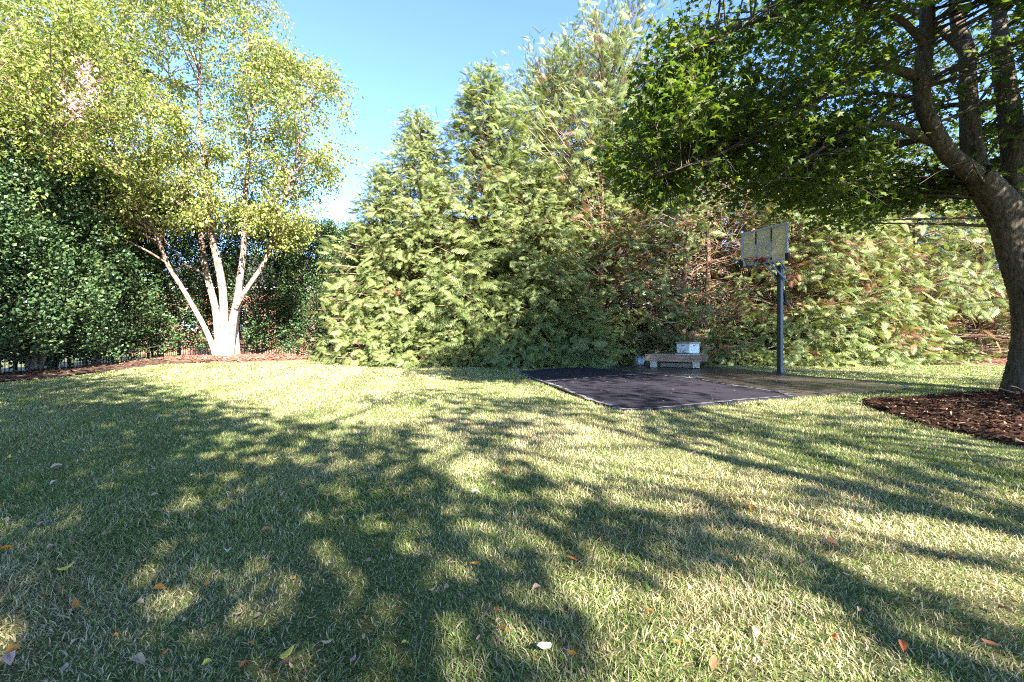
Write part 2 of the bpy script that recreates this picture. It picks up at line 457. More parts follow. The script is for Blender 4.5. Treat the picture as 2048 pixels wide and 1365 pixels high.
def slab(name, poly, z0, z1, mat, parent):
    a = Acc(); V, T = fan_sheet(poly, z1); a.add(V, T)
    n = len(poly); lo = V.copy(); lo[:, 2] = z0
    area = sum(poly[i][0] * poly[(i + 1) % n][1] - poly[(i + 1) % n][0] * poly[i][1] for i in range(n))
    q = [[i, (i + 1) % n, n + (i + 1) % n, n + i] if area > 0 else [(i + 1) % n, i, n + i, n + (i + 1) % n] for i in range(n)]
    a.quads(np.concatenate([lo, V]), q)
    return a.build(name, mat, parent, False, False)

def ribbon(path, w, z, jit=0.0):
    P = np.array(path, float)
    Q = [P[0]]
    for a, b in zip(P[:-1], P[1:]):
        k = max(2, int(np.linalg.norm(b - a) / 0.12))
        Q += [a + (b - a) * t for t in np.linspace(0, 1, k + 1)[1:]]
    Q = np.array(Q)
    T = np.gradient(Q, axis=0); T /= np.linalg.norm(T, axis=1, keepdims=True)
    N = np.stack([-T[:, 1], T[:, 0]], 1)
    w1 = w * (1 + jit * rng.normal(size=(len(Q), 1))); w2 = w * (1 + jit * rng.normal(size=(len(Q), 1)))
    L = Q + N * np.clip(w1, w * 0.15, None) / 2; R = Q - N * np.clip(w2, w * 0.15, None) / 2
    zz = np.full((len(Q), 1), z)
    V = np.concatenate([np.hstack([L, zz]), np.hstack([R, zz])]); n = len(Q); i = np.arange(n - 1)
    return V, np.stack([n + i, n + i + 1, i + 1, i], -1)

court = tag(thing('basketball_court', 'cracked dark asphalt half court slab set in the lawn', 'court', (0, 0, 0)), kind='structure')
k_end = 14                                          # index of the crack's near end on the outline
near_poly = COURT[:k_end + 1] + CRACK[::-1][1:] + COURT[30:]
far_poly = COURT[k_end:30] + CRACK[1:-1]
o = slab('court_slab', near_poly, -0.06, 0.030, M['asphalt_dark'], court); o['label'] = 'near slab of dark bluish asphalt'
o = slab('court_slab', far_poly, -0.06, 0.034, M['asphalt_brown'], court); o['label'] = 'far slab of browner smoother asphalt'
V, Q = ribbon([tuple(np.array(p) + (0, 0)) for p in CRACK], 0.085, 0.040, 0.7)
Acc().quads(V, Q).build('crack_edging', M['pale_line'], court, False, False)
V, Q = ribbon([np.array(p) + (0.03, 0.035) for p in CRACK], 0.03, 0.044, 0.6)
Acc().quads(V, Q).build('crack', M['crack'], court, False, False)
V, Q = ribbon(SIDE_LINE, 0.10, 0.040, 0.8)
Acc().quads(V, Q).build('line', M['pale_line'], court, False, False)
cen = np.mean(np.array(COURT), 0)
edge = [np.array(p) + (cen - np.array(p)) / np.linalg.norm(cen - np.array(p)) * 0.07 for p in (COURT[29:] + COURT[:k_end + 1])]
V, Q = ribbon(edge, 0.07, 0.0375, 0.7)
Acc().quads(V, Q).build('edge_line', M['pale_line'], court, False, False)
edge = [np.array(p) + (cen - np.array(p)) / np.linalg.norm(cen - np.array(p)) * 0.06 for p in COURT[17:25]]
V, Q = ribbon(edge, 0.045, 0.0385, 0.6)
Acc().quads(V, Q).build('edge_line', M['pale_line'], court, False, False)

def court_specks():
    n = 260
    P = np.array(COURT); lo, hi = P.min(0), P.max(0); c = rng.uniform(lo, hi, (n * 3, 2)); c = c[inpoly(c[:, 0], c[:, 1], COURT)][:n]; n = len(c)
    a = Acc(); th_ = rng.uniform(0, 6.28, n); sz = rng.uniform(0.012, 0.05, n)
    V = np.array([(-0.5, 0, 0), (0, -0.28, 0.1), (0.5, 0, 0.02), (0, 0.28, 0.12)])
    rot = np.stack([np.cos(th_), -np.sin(th_), np.sin(th_), np.cos(th_)], 1).reshape(n, 2, 2)
    xy = np.einsum('nij,kj->nki', rot, V[:, :2]) * sz[:, None, None] + c[:, None]
    z = 0.046 + V[None, :, 2] * sz[:, None]
    at_ = np.repeat(np.stack([rng.random(n), np.zeros(n), np.zeros(n)], 1), 4, 0)
    a.quads(np.concatenate([xy, z[:, :, None]], 2).reshape(-1, 3), (np.arange(4)[None] + 4 * np.arange(n)[:, None]), at_)
    tag(a.build('leaf_crumbs', foliage('leaf_crumb', [(0, (0.16, 0.10, 0.05)), (0.6, (0.42, 0.30, 0.18)), (1, (0.66, 0.58, 0.42))], trans=0.1)), 'tiny pale leaf crumbs scattered over the asphalt court', 'leaf litter', None, 'stuff')
court_specks()

# ------------------------------------------------------------------ planting beds
def bed(name, poly, mat, dz, label, hump=0.0, step=0.12):
    P = np.array(poly); lo, hi = P.min(0), P.max(0)
    xs = np.arange(lo[0] - 0.3, hi[0] + 0.3, step); ys = np.arange(lo[1] - 0.3, hi[1] + 0.3, step)
    X, Y = np.meshgrid(xs, ys); ins = inpoly(X, Y, poly)
    # distance to the outline, for the raised middle
    d = np.full(X.shape, 9.0)
    for a, b in zip(P, np.roll(P, -1, 0)):
        ab = b - a; t = np.clip(((X - a[0]) * ab[0] + (Y - a[1]) * ab[1]) / (ab @ ab), 0, 1)
        d = np.minimum(d, np.hypot(X - a[0] - t * ab[0], Y - a[1] - t * ab[1]))
    d = np.where(ins, d, -d)
    Z = ground_z(X, Y) + dz * sstep(-0.12, 0.1, d) - 0.03 + 0.03 * sstep(-0.12, 0.0, d) + hump * sstep(0, 1.6, d) + 0.012 * rng.normal(size=X.shape)
    nx = len(xs); i = np.arange(len(ys) - 1)[:, None] * nx + np.arange(nx - 1)[None]
    q = np.stack([i, i + 1, i + 1 + nx, i + nx], -1).reshape(-1, 4)
    keep = (d.ravel()[q] > -0.14).all(1)
    o = Acc().quads(np.stack([X, Y, Z], -1).reshape(-1, 3), q[keep]).build(name, mat, None, True, False)
    return tag(o, label, 'mulch bed', None, 'structure')

bed('mulch_bed', BED_R, M['mulch_dark'], 0.03, 'dark bark mulch bed around the big maple trunk', 0.10, 0.10)
bed('mulch_bed', BED_L, M['litter'], 0.03, 'brown leaf litter bed under the evergreen row', 0.0, 0.25)
th = np.linspace(0, 2 * math.pi, 40)[:-1]
RING = [(BIRCH[0] + 0.35 + 2.6 * math.cos(t) * (1 + 0.08 * math.sin(3 * t)), BIRCH[1] - 0.1 + 1.75 * math.sin(t)) for t in th]
bed('mulch_bed', RING, M['mulch_red'], 0.05, 'reddish mulch ring around the multi-stemmed birch', 0.05, 0.12)
RBED = [(2.5, 17.5), (6, 16.8), (11, 17.2), (16, 16.6), (24, 16.0), (30, 17), (30, 27), (2.5, 27)]
bed('mulch_bed', RBED, M['mulch_red'], 0.03, 'reddish mulch slope behind the conifers', 0.0, 0.35)

def sample_poly(poly, n):
    P = np.array(poly); lo, hi = P.min(0), P.max(0); out = np.zeros((0, 2))
    while len(out) < n:
        c = rng.uniform(lo, hi, (n * 2, 2)); out = np.concatenate([out, c[inpoly(c[:, 0], c[:, 1], poly)]])
    return out[:n]

CHIP_V = [(-0.5, -0.12, 0), (0.45, -0.16, 0.02), (0.5, 0.1, 0), (-0.42, 0.14, 0.03), (0, 0, 0.1)]
CHIP_T = [(0, 1, 4), (1, 2, 4), (2, 3, 4), (3, 0, 4)]
def chips(name, poly, n, size, mat, label, lift, keep=None, hump=None):
    p = sample_poly(poly, n)
    if keep is not None: p = p[keep(p)]
    n = len(p)
    z = ground_z(p[:, 0], p[:, 1]) + lift + rng.uniform(0, 0.02, n)
    if hump is not None: z = z + hump(p)
    d = rng.normal(size=(n, 3)); d[:, 2] *= 0.25
    nn = np.array([0, 0, 1.0]) + 0.45 * rng.normal(size=(n, 3))
    at_ = np.stack([rng.random(n), np.zeros(n), np.zeros(n)], 1)
    o = Acc().scatter(CHIP_V, CHIP_T, np.column_stack([p, z]), d, nn, size * rng.uniform(0.5, 1.5, n), at_).build(name, mat)
    return tag(o, label, 'mulch', None, 'stuff')
PR = np.array(BED_R)
def hump_r(p):
    d = np.full(len(p), 9.0)
    for a, b in zip(PR, np.roll(PR, -1, 0)):
        ab = b - a; t = np.clip(((p - a) @ ab) / (ab @ ab), 0, 1)
        d = np.minimum(d, np.linalg.norm(p - a - t[:, None] * ab, axis=1))
    return 0.10 * sstep(0, 1.6, d)
chips('mulch_chips', BED_R, 16000, 0.055, M['chip_dark'], 'dark shredded bark chips covering the bed under the maple', 0.03, None, hump_r)
chips('mulch_chips', RING, 4500, 0.10, M['chip_red'], 'reddish bark chips heaped round the birch stems', 0.07)
chips('leaf_litter', BED_L, 14000, 0.12, M['chip_litter'], 'brown dry leaves lying below the evergreen row', 0.035, lambda p: (p[:, 1] < 21) & (p[:, 1] > 5))
chips('mulch_chips', RBED, 7000, 0.14, M['chip_red'], 'reddish mulch scattered below the conifers on the right', 0.04, lambda p: (p[:, 1] < 24))

# ------------------------------------------------------------------ grass (one uncountable mass)
DRY = [(-6.2, 13.4, 4.2, 2.4, 1.0), (0.6, 5.4, 2.6, 1.5, 0.8), (1.9, 2.6, 1.6, 1.6, 0.7), (-1.9, 1.75, 0.9, 0.5, 0.9), (6.2, 6.4, 2.5, 0.8, 0.6), (-3.0, 9.0, 2.5, 1.2, 0.4)]
def grass_zone(acc, y0, y1, dens, w, h, segs):
    h = h * 0.70
    xm = 1.17 * y1 + 0.6
    n = int(2 * xm * (y1 - y0) * dens)
    x = rng.uniform(-xm, xm, n); y = rng.uniform(y0, y1, n)
    k = np.abs(x) < 1.17 * y + 0.6
    x, y = x[k], y[k]
    keep = ~inpoly(x, y, COURT) & ~inpoly(x + rng.normal(0, 0.06, len(x)), y + rng.normal(0, 0.06, len(x)), BED_R) & ~inpoly(x + rng.normal(0, 0.1, len(x)), y + rng.normal(0, 0.1, len(x)), BED_L)
    keep &= ~inpoly(x, y, HEDGE_EDGE) & (y < 20.3)
    x, y = x[keep], y[keep]; n = len(x)
    # thinner, shorter and taller spots
    pat = 0.5 + 0.25 * (np.sin(x * 2.1 + 1.3 * np.sin(y * 1.7)) + np.sin(y * 2.6 + 1.1 * np.sin(x * 2.3)))
    hh = h * (0.55 + 0.6 * pat) * rng.uniform(0.55, 1.35, n)
    # mowing stripes: blades lean away or towards along the stripes
    sx = x * math.cos(0.19) + y * math.sin(0.19)
    stripe = np.tanh(4 * np.sin(sx * math.pi / 0.62))
    lean = np.stack([-0.19 * stripe * 0.30, stripe * 0.30], 1) + rng.normal(0, 0.62, (n, 2))
    lean += 0.15 * np.stack([np.sin(x * 5 + y * 3), np.cos(y * 4.2 - x * 2.7)], 1)
    dryz = np.zeros(n)
    for cx, cy_, rx, ry, am in DRY: dryz = np.maximum(dryz, am * np.exp(-((x - cx) / rx) ** 2 - ((y - cy_) / ry) ** 2))
    straw = (rng.random(n) < 0.06 + 0.22 * dryz)
    lean = np.where(straw[:, None], lean * 2.6, lean)
    up = nrm(np.column_stack([lean, np.ones(n)]))
    face = rng.uniform(0, 2 * math.pi, n)
    side = np.stack([np.cos(face), np.sin(face), np.zeros(n)], 1)
    base = np.column_stack([x, y, ground_z(x, y) - 0.004])
    ww = (w * rng.uniform(0.6, 1.4, n))[:, None] / 2
    at_ = np.stack([rng.random(n), np.clip(rng.random(n) + 0.55 * straw, 0, 1.6), dryz], 1)
    if segs == 2:
        mid = base + up * (hh * 0.55)[:, None]
        tip = mid + nrm(up + np.column_stack([lean * 0.9, np.full(n, -0.25)])) * (hh * 0.55)[:, None]
        V = np.stack([base - side * ww, base + side * ww, mid + side * ww * 0.85, mid - side * ww * 0.85, tip], 1)
        t = np.array([[0, 1, 2], [0, 2, 3], [3, 2, 4]])
    else:
        V = np.stack([base - side * ww, base + side * ww, base + up * hh[:, None]], 1)
        t = np.array([[0, 1, 2]])
    m = V.shape[1]
    acc.add(V.reshape(-1, 3), (t[None] + (np.arange(n) * m)[:, None, None]).reshape(-1, 3), np.repeat(at_, m, 0))
ga = Acc()
grass_zone(ga, 1.25, 2.6, 13000, 0.0045, 0.062, 2)
grass_zone(ga, 2.6, 4.2, 7500, 0.006, 0.062, 2)
grass_zone(ga, 4.2, 7.0, 3600, 0.010, 0.062, 1)
grass_zone(ga, 7.0, 11.0, 1700, 0.017, 0.065, 1)
grass_zone(ga, 11.0, 20.3, 800, 0.028, 0.065, 1)
tag(ga.build('grass', M['grass']), 'short mown grass with green and straw coloured blades', 'grass', None, 'stuff')

# ------------------------------------------------------------------ foliage templates
LEAF_V = [(0, 0, 0), (0.45, 0.3, 0.07), (1, 0, -0.05), (0.45, -0.3, 0.07)]
LEAF_T = [(0, 2, 1), (0, 3, 2)]
_ml = [(0.0, 0.0), (0.02, -0.22), (-0.08, -0.52), (0.28, -0.30), (0.62, -0.56), (0.60, -0.20), (1.0, 0.0), (0.60, 0.20), (0.62, 0.56), (0.28, 0.30), (-0.08, 0.52), (0.02, 0.22)]
MAPLE_V = [(0.3, 0, 0.05)] + [(x, y, -0.12 * abs(y) - 0.08 * x * x) for x, y in _ml[1:]]
MAPLE_T = [(0, i, i + 1) for i in range(1, len(_ml) - 1)] + [(0, len(_ml) - 1, 1)]
def spray_template():
    V, T, tip = [], [], []
    def add(*ps):
        i = len(V)
        for (x, y), tp in ps:
            V.append((x, y, -0.34 * x * x - 0.22 * abs(y))); tip.append(tp)
        T.append((i, i + 1, i + 2))
    add(((0, -0.022), 0), ((0.9, 0), 0.3), ((0, 0.022), 0))
    for i in range(8):
        x = 0.06 + 0.115 * i; L = 0.36 * (1 - 0.68 * x) * (0.7 if i == 0 else 1.0)
        for s in (-1, 1):
            xo = x + 0.03 * s
            add(((xo - 0.042, 0), 0), ((xo + L * 0.80, s * L), 1), ((xo + 0.052, 0), 0))
            add(((xo + L * 0.30, s * L * 0.42), 0.2), ((xo + L * 1.02, s * L * 0.58), 1), ((xo + L * 0.46, s * L * 0.52), 0.2))
    add(((0.82, -0.025), 0.3), ((1.06, 0), 1), ((0.82, 0.025), 0.3))
    return np.array(V), np.array(T), np.array(tip)
SP_V, SP_T, SP_TIP = spray_template()

# ------------------------------------------------------------------ conifers
def make_cypress(h, rmax, nb, per, size, bare=0.0, dead_p=0.02, power=0.75, twigs=0, base_t=0.0, stems=1, spray_rise=0.3):
    """returns (trunk, crown, twigs) Acc for one conifer standing at the origin"""
    tr, cr, tw = Acc(), Acc(), Acc()
    for s in range(stems):
        a = rng.uniform(0, 6.28); off = 0.0 if stems == 1 else rng.uniform(0.15, 0.5)
        z = np.linspace(-0.3, h * 0.95, 12)
        bend = 0.02 * h * np.sin(z / h * 3 + a)
        P = np.stack([np.cos(a) * (off * (1 + z / h * 1.5)) + bend, np.sin(a) * (off * (1 + z / h * 1.5)) + bend * 0.6, z], 1)
        r0 = 0.011 * h + 0.03
        R = r0 * (1 - 0.93 * np.clip(z / h, 0, 1)); R[0] *= 1.35
        tr.tubes(P, R, 8)
    t = rng.random(nb * 4)
    pr = 0.55 + (1 - t) ** (power * 0.6)
    t = t[rng.random(len(t)) < pr / pr.max()][:nb]; n = len(t)
    if base_t: t = base_t + t * (1 - base_t)
    phi = rng.uniform(0, 2 * math.pi, n)
    ph = rng.uniform(0, 6.28, 4)
    lob = 1 + 0.17 * np.sin(2 * phi + 7 * t + ph[0]) + 0.16 * np.sin(3 * phi - 17 * t + ph[1]) + 0.16 * np.sin(5 * phi + 31 * t + ph[2])
    prof = (1 - t) ** power * np.minimum(1, 0.72 + t * 2.2)
    Rb = rmax * prof * lob * rng.uniform(0.8, 1.12, n) + 0.12
    out = np.stack([np.cos(phi), np.sin(phi), np.zeros(n)], 1)
    rise = spray_rise * (0.2 + 1.3 * t) + 0.1 * rng.normal(size=n)
    z0 = t * h * 0.965 - np.where(t < 0.12, -0.15, 0.0)
    A = np.stack([np.zeros(n), np.zeros(n), np.clip(z0 - 0.15 * Rb, 0.15, None)], 1)
    B = A + out * Rb[:, None]; B[:, 2] += rise * Rb
    u = np.linspace(0, 1, 5)[None, :, None]
    mid = (A + B) / 2 + np.array([0, 0, 1.0]) * (0.10 * Rb)[:, None]
    P = (1 - u) ** 2 * A[:, None] + 2 * u * (1 - u) * mid[:, None] + u ** 2 * B[:, None]
    tw.tubes(P, (0.012 + 0.006 * Rb)[:, None] * np.linspace(1, 0.25, 5)[None], 3)
    dead = (rng.random(n) < dead_p + 0.0 * t)
    lowbare = rng.random(n) < np.where(t < bare, 0.9, 0.0)
    m = np.where(lowbare, (rng.random(n) < 0.8).astype(int), per)
    idx = np.repeat(np.arange(n), m); k = len(idx)
    uu = 1.03 - 0.75 * rng.random(k) ** 1.6
    pos = (1 - uu[:, None]) ** 2 * A[idx] + 2 * (uu * (1 - uu))[:, None] * mid[idx] + (uu ** 2)[:, None] * B[idx]
    pos += rng.normal(0, 1, (k, 3)) * np.array([0.17, 0.17, 0.13]) * (0.5 + 0.5 * min(1.5, rmax / 2))
    tang = np.stack([-out[:, 1], out[:, 0], np.zeros(n)], 1)
    d = out[idx] * rng.uniform(0.5, 1.1, k)[:, None] + tang[idx] * rng.normal(0, 0.6, k)[:, None]
    d[:, 2] += rise[idx] * 0.7 + rng.normal(-0.15, 0.38, k)
    nn = np.array([0, 0, 1.0]) * rng.uniform(0.3, 0.9, k)[:, None] + out[idx] * rng.uniform(0.3, 1.2, k)[:, None] + rng.normal(0, 0.35, (k, 3))
    cl = rng.random(n)
    at_ = np.stack([np.clip(0.55 * cl[idx] + 0.45 * rng.random(k), 0, 1), (dead[idx] | (lowbare[idx] & (rng.random(k) < 0.7))).astype(float), np.zeros(k)], 1)
    keep = pos[:, 2] > 0.02
    cr.scatter(SP_V, SP_T, pos[keep], d[keep], nn[keep], (size * rng.uniform(0.6, 1.25, k) * (1 - 0.45 * t[idx] ** 1.5))[keep], at_[keep], 1.0, SP_TIP)
    if twigs:
        n = twigs
        zz = rng.uniform(0.05, max(0.3, bare) + 0.12, n) * h; ph = rng.uniform(0, 6.28, n)
        L = rmax * rng.uniform(0.4, 1.0, n)
        o = np.stack([np.cos(ph), np.sin(ph), rng.uniform(0.0, 0.8, n)], 1)
        A = np.stack([np.zeros(n), np.zeros(n), zz], 1)
        u = np.linspace(0, 1, 6)
        P = A[:, None] + o[:, None] * (L[:, None] * u)[:, :, None] + np.cumsum(rng.normal(0, 0.05, (n, 6, 3)), 1)
        P[:, :, 2] -= 0.25 * L[:, None] * u[None] ** 2 * rng.uniform(0, 2, (n, 1)); P[:, 0] = A
        tw.tubes(P, (0.009 + 0.012 * rng.random(n))[:, None] * np.linspace(1, 0.3, 6)[None], 3)
        ns = 7
        ii = np.repeat(np.arange(n), ns); uu = rng.uniform(0.25, 1.0, n * ns); j = np.minimum((uu * 5).astype(int), 4)
        S = P[ii, j] + (P[ii, j + 1] - P[ii, j]) * (uu * 5 - j)[:, None]
        dd = nrm(o[ii] + rng.normal(0, 0.75, (n * ns, 3)) + np.array([0, 0, 0.1]))
        l2 = (L[ii] * rng.uniform(0.15, 0.5, n * ns))
        P2 = S[:, None] + dd[:, None] * (l2[:, None] * np.linspace(0, 1, 4))[:, :, None] + np.cumsum(rng.normal(0, 0.025, (n * ns, 4, 3)), 1)
        P2[:, 0] = S
        tw.tubes(P2, np.full((n * ns, 1), 0.0075) * np.linspace(1, 0.4, 4)[None], 3)
    return tr, cr, tw

PROTO = {}
def cypress_proto(key, **kw):
    tr, cr, tw = make_cypress(**kw)
    t = tr.build('trunk', M['cypress_bark'], None, True, False)
    c = cr.build('crown', M['cypress'])
    b = tw.build('branches', M['twig'], None, False, False)
    for o in (t, c, b): COL.objects.unlink(o)
    PROTO[key] = (kw['h'], (t, c, b))

cypress_proto('tall', h=11.5, rmax=2.5, nb=700, per=12, size=0.48, dead_p=0.012, power=0.60)
cypress_proto('mid', h=9.0, rmax=2.6, nb=580, per=12, size=0.48, dead_p=0.01, power=0.60)
cypress_proto('plume', h=13.5, rmax=3.5, nb=760, per=12, size=0.48, dead_p=0.07, power=0.33, spray_rise=0.8)
cypress_proto('bare', h=11.0, rmax=2.8, nb=270, per=9, size=0.48, bare=0.5, dead_p=0.16, power=0.45, twigs=75, stems=2)
cypress_proto('thin', h=9.5, rmax=2.9, nb=270, per=9, size=0.48, bare=0.22, dead_p=0.12, power=0.5, twigs=60)
cypress_proto('mixed', h=9.0, rmax=2.7, nb=420, per=10, size=0.50, bare=0.12, dead_p=0.13, power=0.55, twigs=45)
cypress_proto('skirt', h=2.0, rmax=1.35, nb=120, per=7, size=0.42, dead_p=0.02, power=0.6)
cypress_proto('sapling', h=3.4, rmax=1.15, nb=140, per=7, size=0.42, dead_p=0.01, power=0.8)

def plant(key, X, Y, h, rz, wid, label, cat='tree', name='cypress_tree', group='tall conifers along the back of the yard'):
    h0, parts = PROTO[key]
    r = thing(name, label, cat, (X, Y, float(ground_z(X, Y)) - 0.03), group)
    r.rotation_euler = (0, 0, rz); s = h / h0; r.scale = (s * wid, s * wid, s)
    for p in parts:
        c = p.copy(); COL.objects.link(c); c.parent = r
    return r

for a in [
    ('mid', -5.0, 17.9, 7.9, 0.4, 0.95, 'sunlit cypress at the left end of the conifer row beside the sky gap'),
    ('tall', -3.55, 17.6, 10.0, 1.9, 1.0, 'sunlit cypress with rounded narrow top left of the tallest pointed one'),
    ('tall', -1.05, 17.6, 11.7, 3.3, 1.05, 'tall pointed cypress standing alone against the sky near the middle'),
    ('mid', 0.95, 16.9, 7.6, 2.2, 1.05, 'shaded dark green cypress in front of the tall plumed conifer'),
    ('mid', -1.6, 16.7, 5.2, 5.2, 1.15, 'lower bright cypress below the tall pointed one'),
    ('plume', 1.5, 19.4, 12.0, 0.9, 1.05, 'upright plumed conifer just right of the tall pointed cypress'),
    ('plume', 3.9, 19.2, 13.6, 4.1, 1.15, 'tallest conifer with brown patches reaching into the maple leaves'),
    ('bare', 3.6, 17.4, 9.0, 0.3, 1.0, 'conifer with bare reddish trunk and dark tufts left of the lattice window'),
    ('bare', 6.7, 17.0, 10.0, 2.4, 0.95, 'conifer with bare forked trunk behind the white beehive'),
    ('bare', 8.6, 18.0, 10.5, 4.4, 1.0, 'thin brown conifer seen behind the basketball rim'),
    ('bare', 5.3, 20.6, 10.2, 5.1, 1.0, 'twiggy bare conifer standing in front of the cream house wall'),
    ('plume', 9.6, 21.5, 12.0, 2.9, 0.9, 'far conifer filling the view behind the maple branches'),
    ('mixed', 10.7, 17.4, 8.4, 1.1, 1.05, 'bright dense conifer right behind the basketball pole'),
    ('mixed', 13.2, 17.5, 7.6, 3.9, 1.0, 'bright dense conifer right of the basketball pole'),
    ('tall', 12.4, 20.5, 11.0, 5.0, 1.0, 'tall conifer behind the bright dense pair on the right'),
    ('thin', 16.2, 18.4, 9.0, 0.7, 1.0, 'open conifer with bare brown branches left of the maple trunk'),
    ('thin', 19.2, 18.8, 9.5, 2.6, 1.05, 'dark open conifer directly behind the maple trunk'),
    ('tall', 17.5, 22.0, 10.5, 3.6, 1.0, 'tall conifer farthest back behind the maple trunk'),
    ('mixed', 15.2, 20.4, 8.6, 2.0, 1.05, 'conifer filling the gap between the dense pair and the open one'),
    ('mid', 20.6, 21.2, 8.8, 0.5, 1.1, 'conifer behind the dark open one at the maple trunk'),
    ('thin', 22.6, 18.6, 9.5, 4.6, 1.05, 'open conifer at the far right end of the row'),
]:
    plant(*a)
SK = 'low cypress growth along the foot of the hedge'
for a in [
    ('skirt', -5.35, 16.2, 1.7, 0.3, 1.05, 'leftmost low bright cypress clump at the hedge foot'),
    ('skirt', -3.9, 16.0, 1.5, 1.7, 1.05, 'low bright clump left of the small pointed cypress'),
    ('sapling', -2.75, 15.9, 2.0, 2.5, 1.15, 'small pointed darker cypress sapling at the hedge foot'),
    ('skirt', -1.5, 15.9, 1.5, 3.6, 1.05, 'low clump right of the small pointed cypress sapling'),
    ('skirt', -0.1, 15.9, 1.9, 4.4, 1.0, 'low dark clump left of the asphalt court corner'),
    ('skirt', 1.2, 16.0, 2.1, 5.4, 1.0, 'low clump behind the left corner of the asphalt court'),
    ('skirt', 2.7, 16.2, 2.0, 0.9, 1.0, 'low clump behind the back edge of the court'),
    ('skirt', 4.3, 16.6, 1.1, 2.0, 1.05, 'small low clump just left of the grey bucket'),
    ('skirt', 5.4, 17.0, 1.0, 2.9, 1.2, 'small low clump behind the timber stand'),
    ('sapling', 6.1, 17.0, 3.0, 4.9, 1.0, 'dark bushy sapling right behind the white beehive'),
    ('skirt', 7.7, 17.0, 1.5, 1.2, 1.05, 'low bright clump right of the beehive'),
    ('skirt', 9.2, 16.8, 1.9, 2.2, 1.1, 'low bright clump just left of the basketball pole'),
    ('skirt', 11.0, 16.9, 2.1, 3.4, 1.15, 'low bright clump just right of the basketball pole'),
    ('skirt', 12.9, 16.9, 2.0, 4.4, 1.1, 'low bright clump below the dense conifer on the right'),
    ('skirt', 15.0, 17.1, 1.3, 5.5, 1.1, 'low dark clump left of the maple trunk'),
    ('skirt', 17.3, 17.6, 0.9, 0.2, 1.2, 'lowest dark clump nearest the maple trunk'),
]:
    plant(*a, cat='shrub', name='cypress_shrub', group=SK)

# ------------------------------------------------------------------ broadleaf evergreens on the left
def make_evergreen(h, r, z0, nc, leaves, size):
    tr, cr = Acc(), Acc()
    for s in range(3):
        a = rng.uniform(0, 6.28); z = np.linspace(-0.2, h * 0.9, 9)
        k = 0.12 + 0.55 * (z / h)
        P = np.stack([np.cos(a) * k, np.sin(a) * k, z], 1) + np.concatenate([np.zeros((1, 3)), np.cumsum(rng.normal(0, 0.05, (8, 3)), 0)])
        tr.tubes(P, 0.085 * (1 - 0.9 * np.clip(z / h, 0, 1)), 7)
    phi = rng.uniform(0, 6.28, nc); t = rng.random(nc) ** 0.9
    ph = rng.uniform(0, 6.28, 3)
    prof = np.sqrt(np.clip(1 - ((t - 0.36) / 0.68) ** 2, 0.02, 1))
    lob = 1 + 0.15 * np.sin(3 * phi + 6 * t + ph[0]) + 0.14 * np.sin(4 * phi - 11 * t + ph[1]) + 0.10 * np.sin(7 * phi + 19 * t + ph[2])
    rr = r * prof * lob * (1 - 0.5 * rng.random(nc) ** 2.2)
    C = np.stack([np.cos(phi) * rr, np.sin(phi) * rr, z0 + t * (h - z0)], 1)
    A = np.stack([np.zeros(nc), np.zeros(nc), np.clip(C[:, 2] - 0.5 * rr, 0.4, None)], 1)
    u = np.linspace(0, 1, 4)[None, :, None]
    tr.tubes(A[:: 5, None] * (1 - u) + C[:: 5, None] * u, np.full((len(A[::5]), 1), 0.02) * np.linspace(1, 0.3, 4)[None], 3)
    out = nrm(C - A + np.array([0, 0, 0.2]))
    idx = np.repeat(np.arange(nc), leaves); k = len(idx)
    pos = C[idx] + rng.normal(0, 0.13, (k, 3))
    d = out[idx] * 0.7 + rng.normal(0, 0.6, (k, 3))
    nn = out[idx] * 0.6 + np.array([0, 0, 0.6]) + rng.normal(0, 0.45, (k, 3))
    cl = rng.random(nc)
    at_ = np.stack([np.clip(0.5 * cl[idx] + 0.5 * rng.random(k), 0, 1), np.zeros(k), np.zeros(k)], 1)
    cr.scatter(LEAF_V, LEAF_T, pos, d, nn, size * rng.uniform(0.7, 1.25, k), at_, 1.25)
    return tr, cr
EVER = []
for h, r, z0 in ((7.0, 2.1, 0.7), (6.6, 2.0, 0.55)):
    tr, cr = make_evergreen(h, r, z0, 2000, 22, 0.092)
    t = tr.build('trunk', M['holly_bark'], None, True, False); c = cr.build('crown', M['holly'])
    for o in (t, c): COL.objects.unlink(o)
    EVER.append((h, (t, c)))
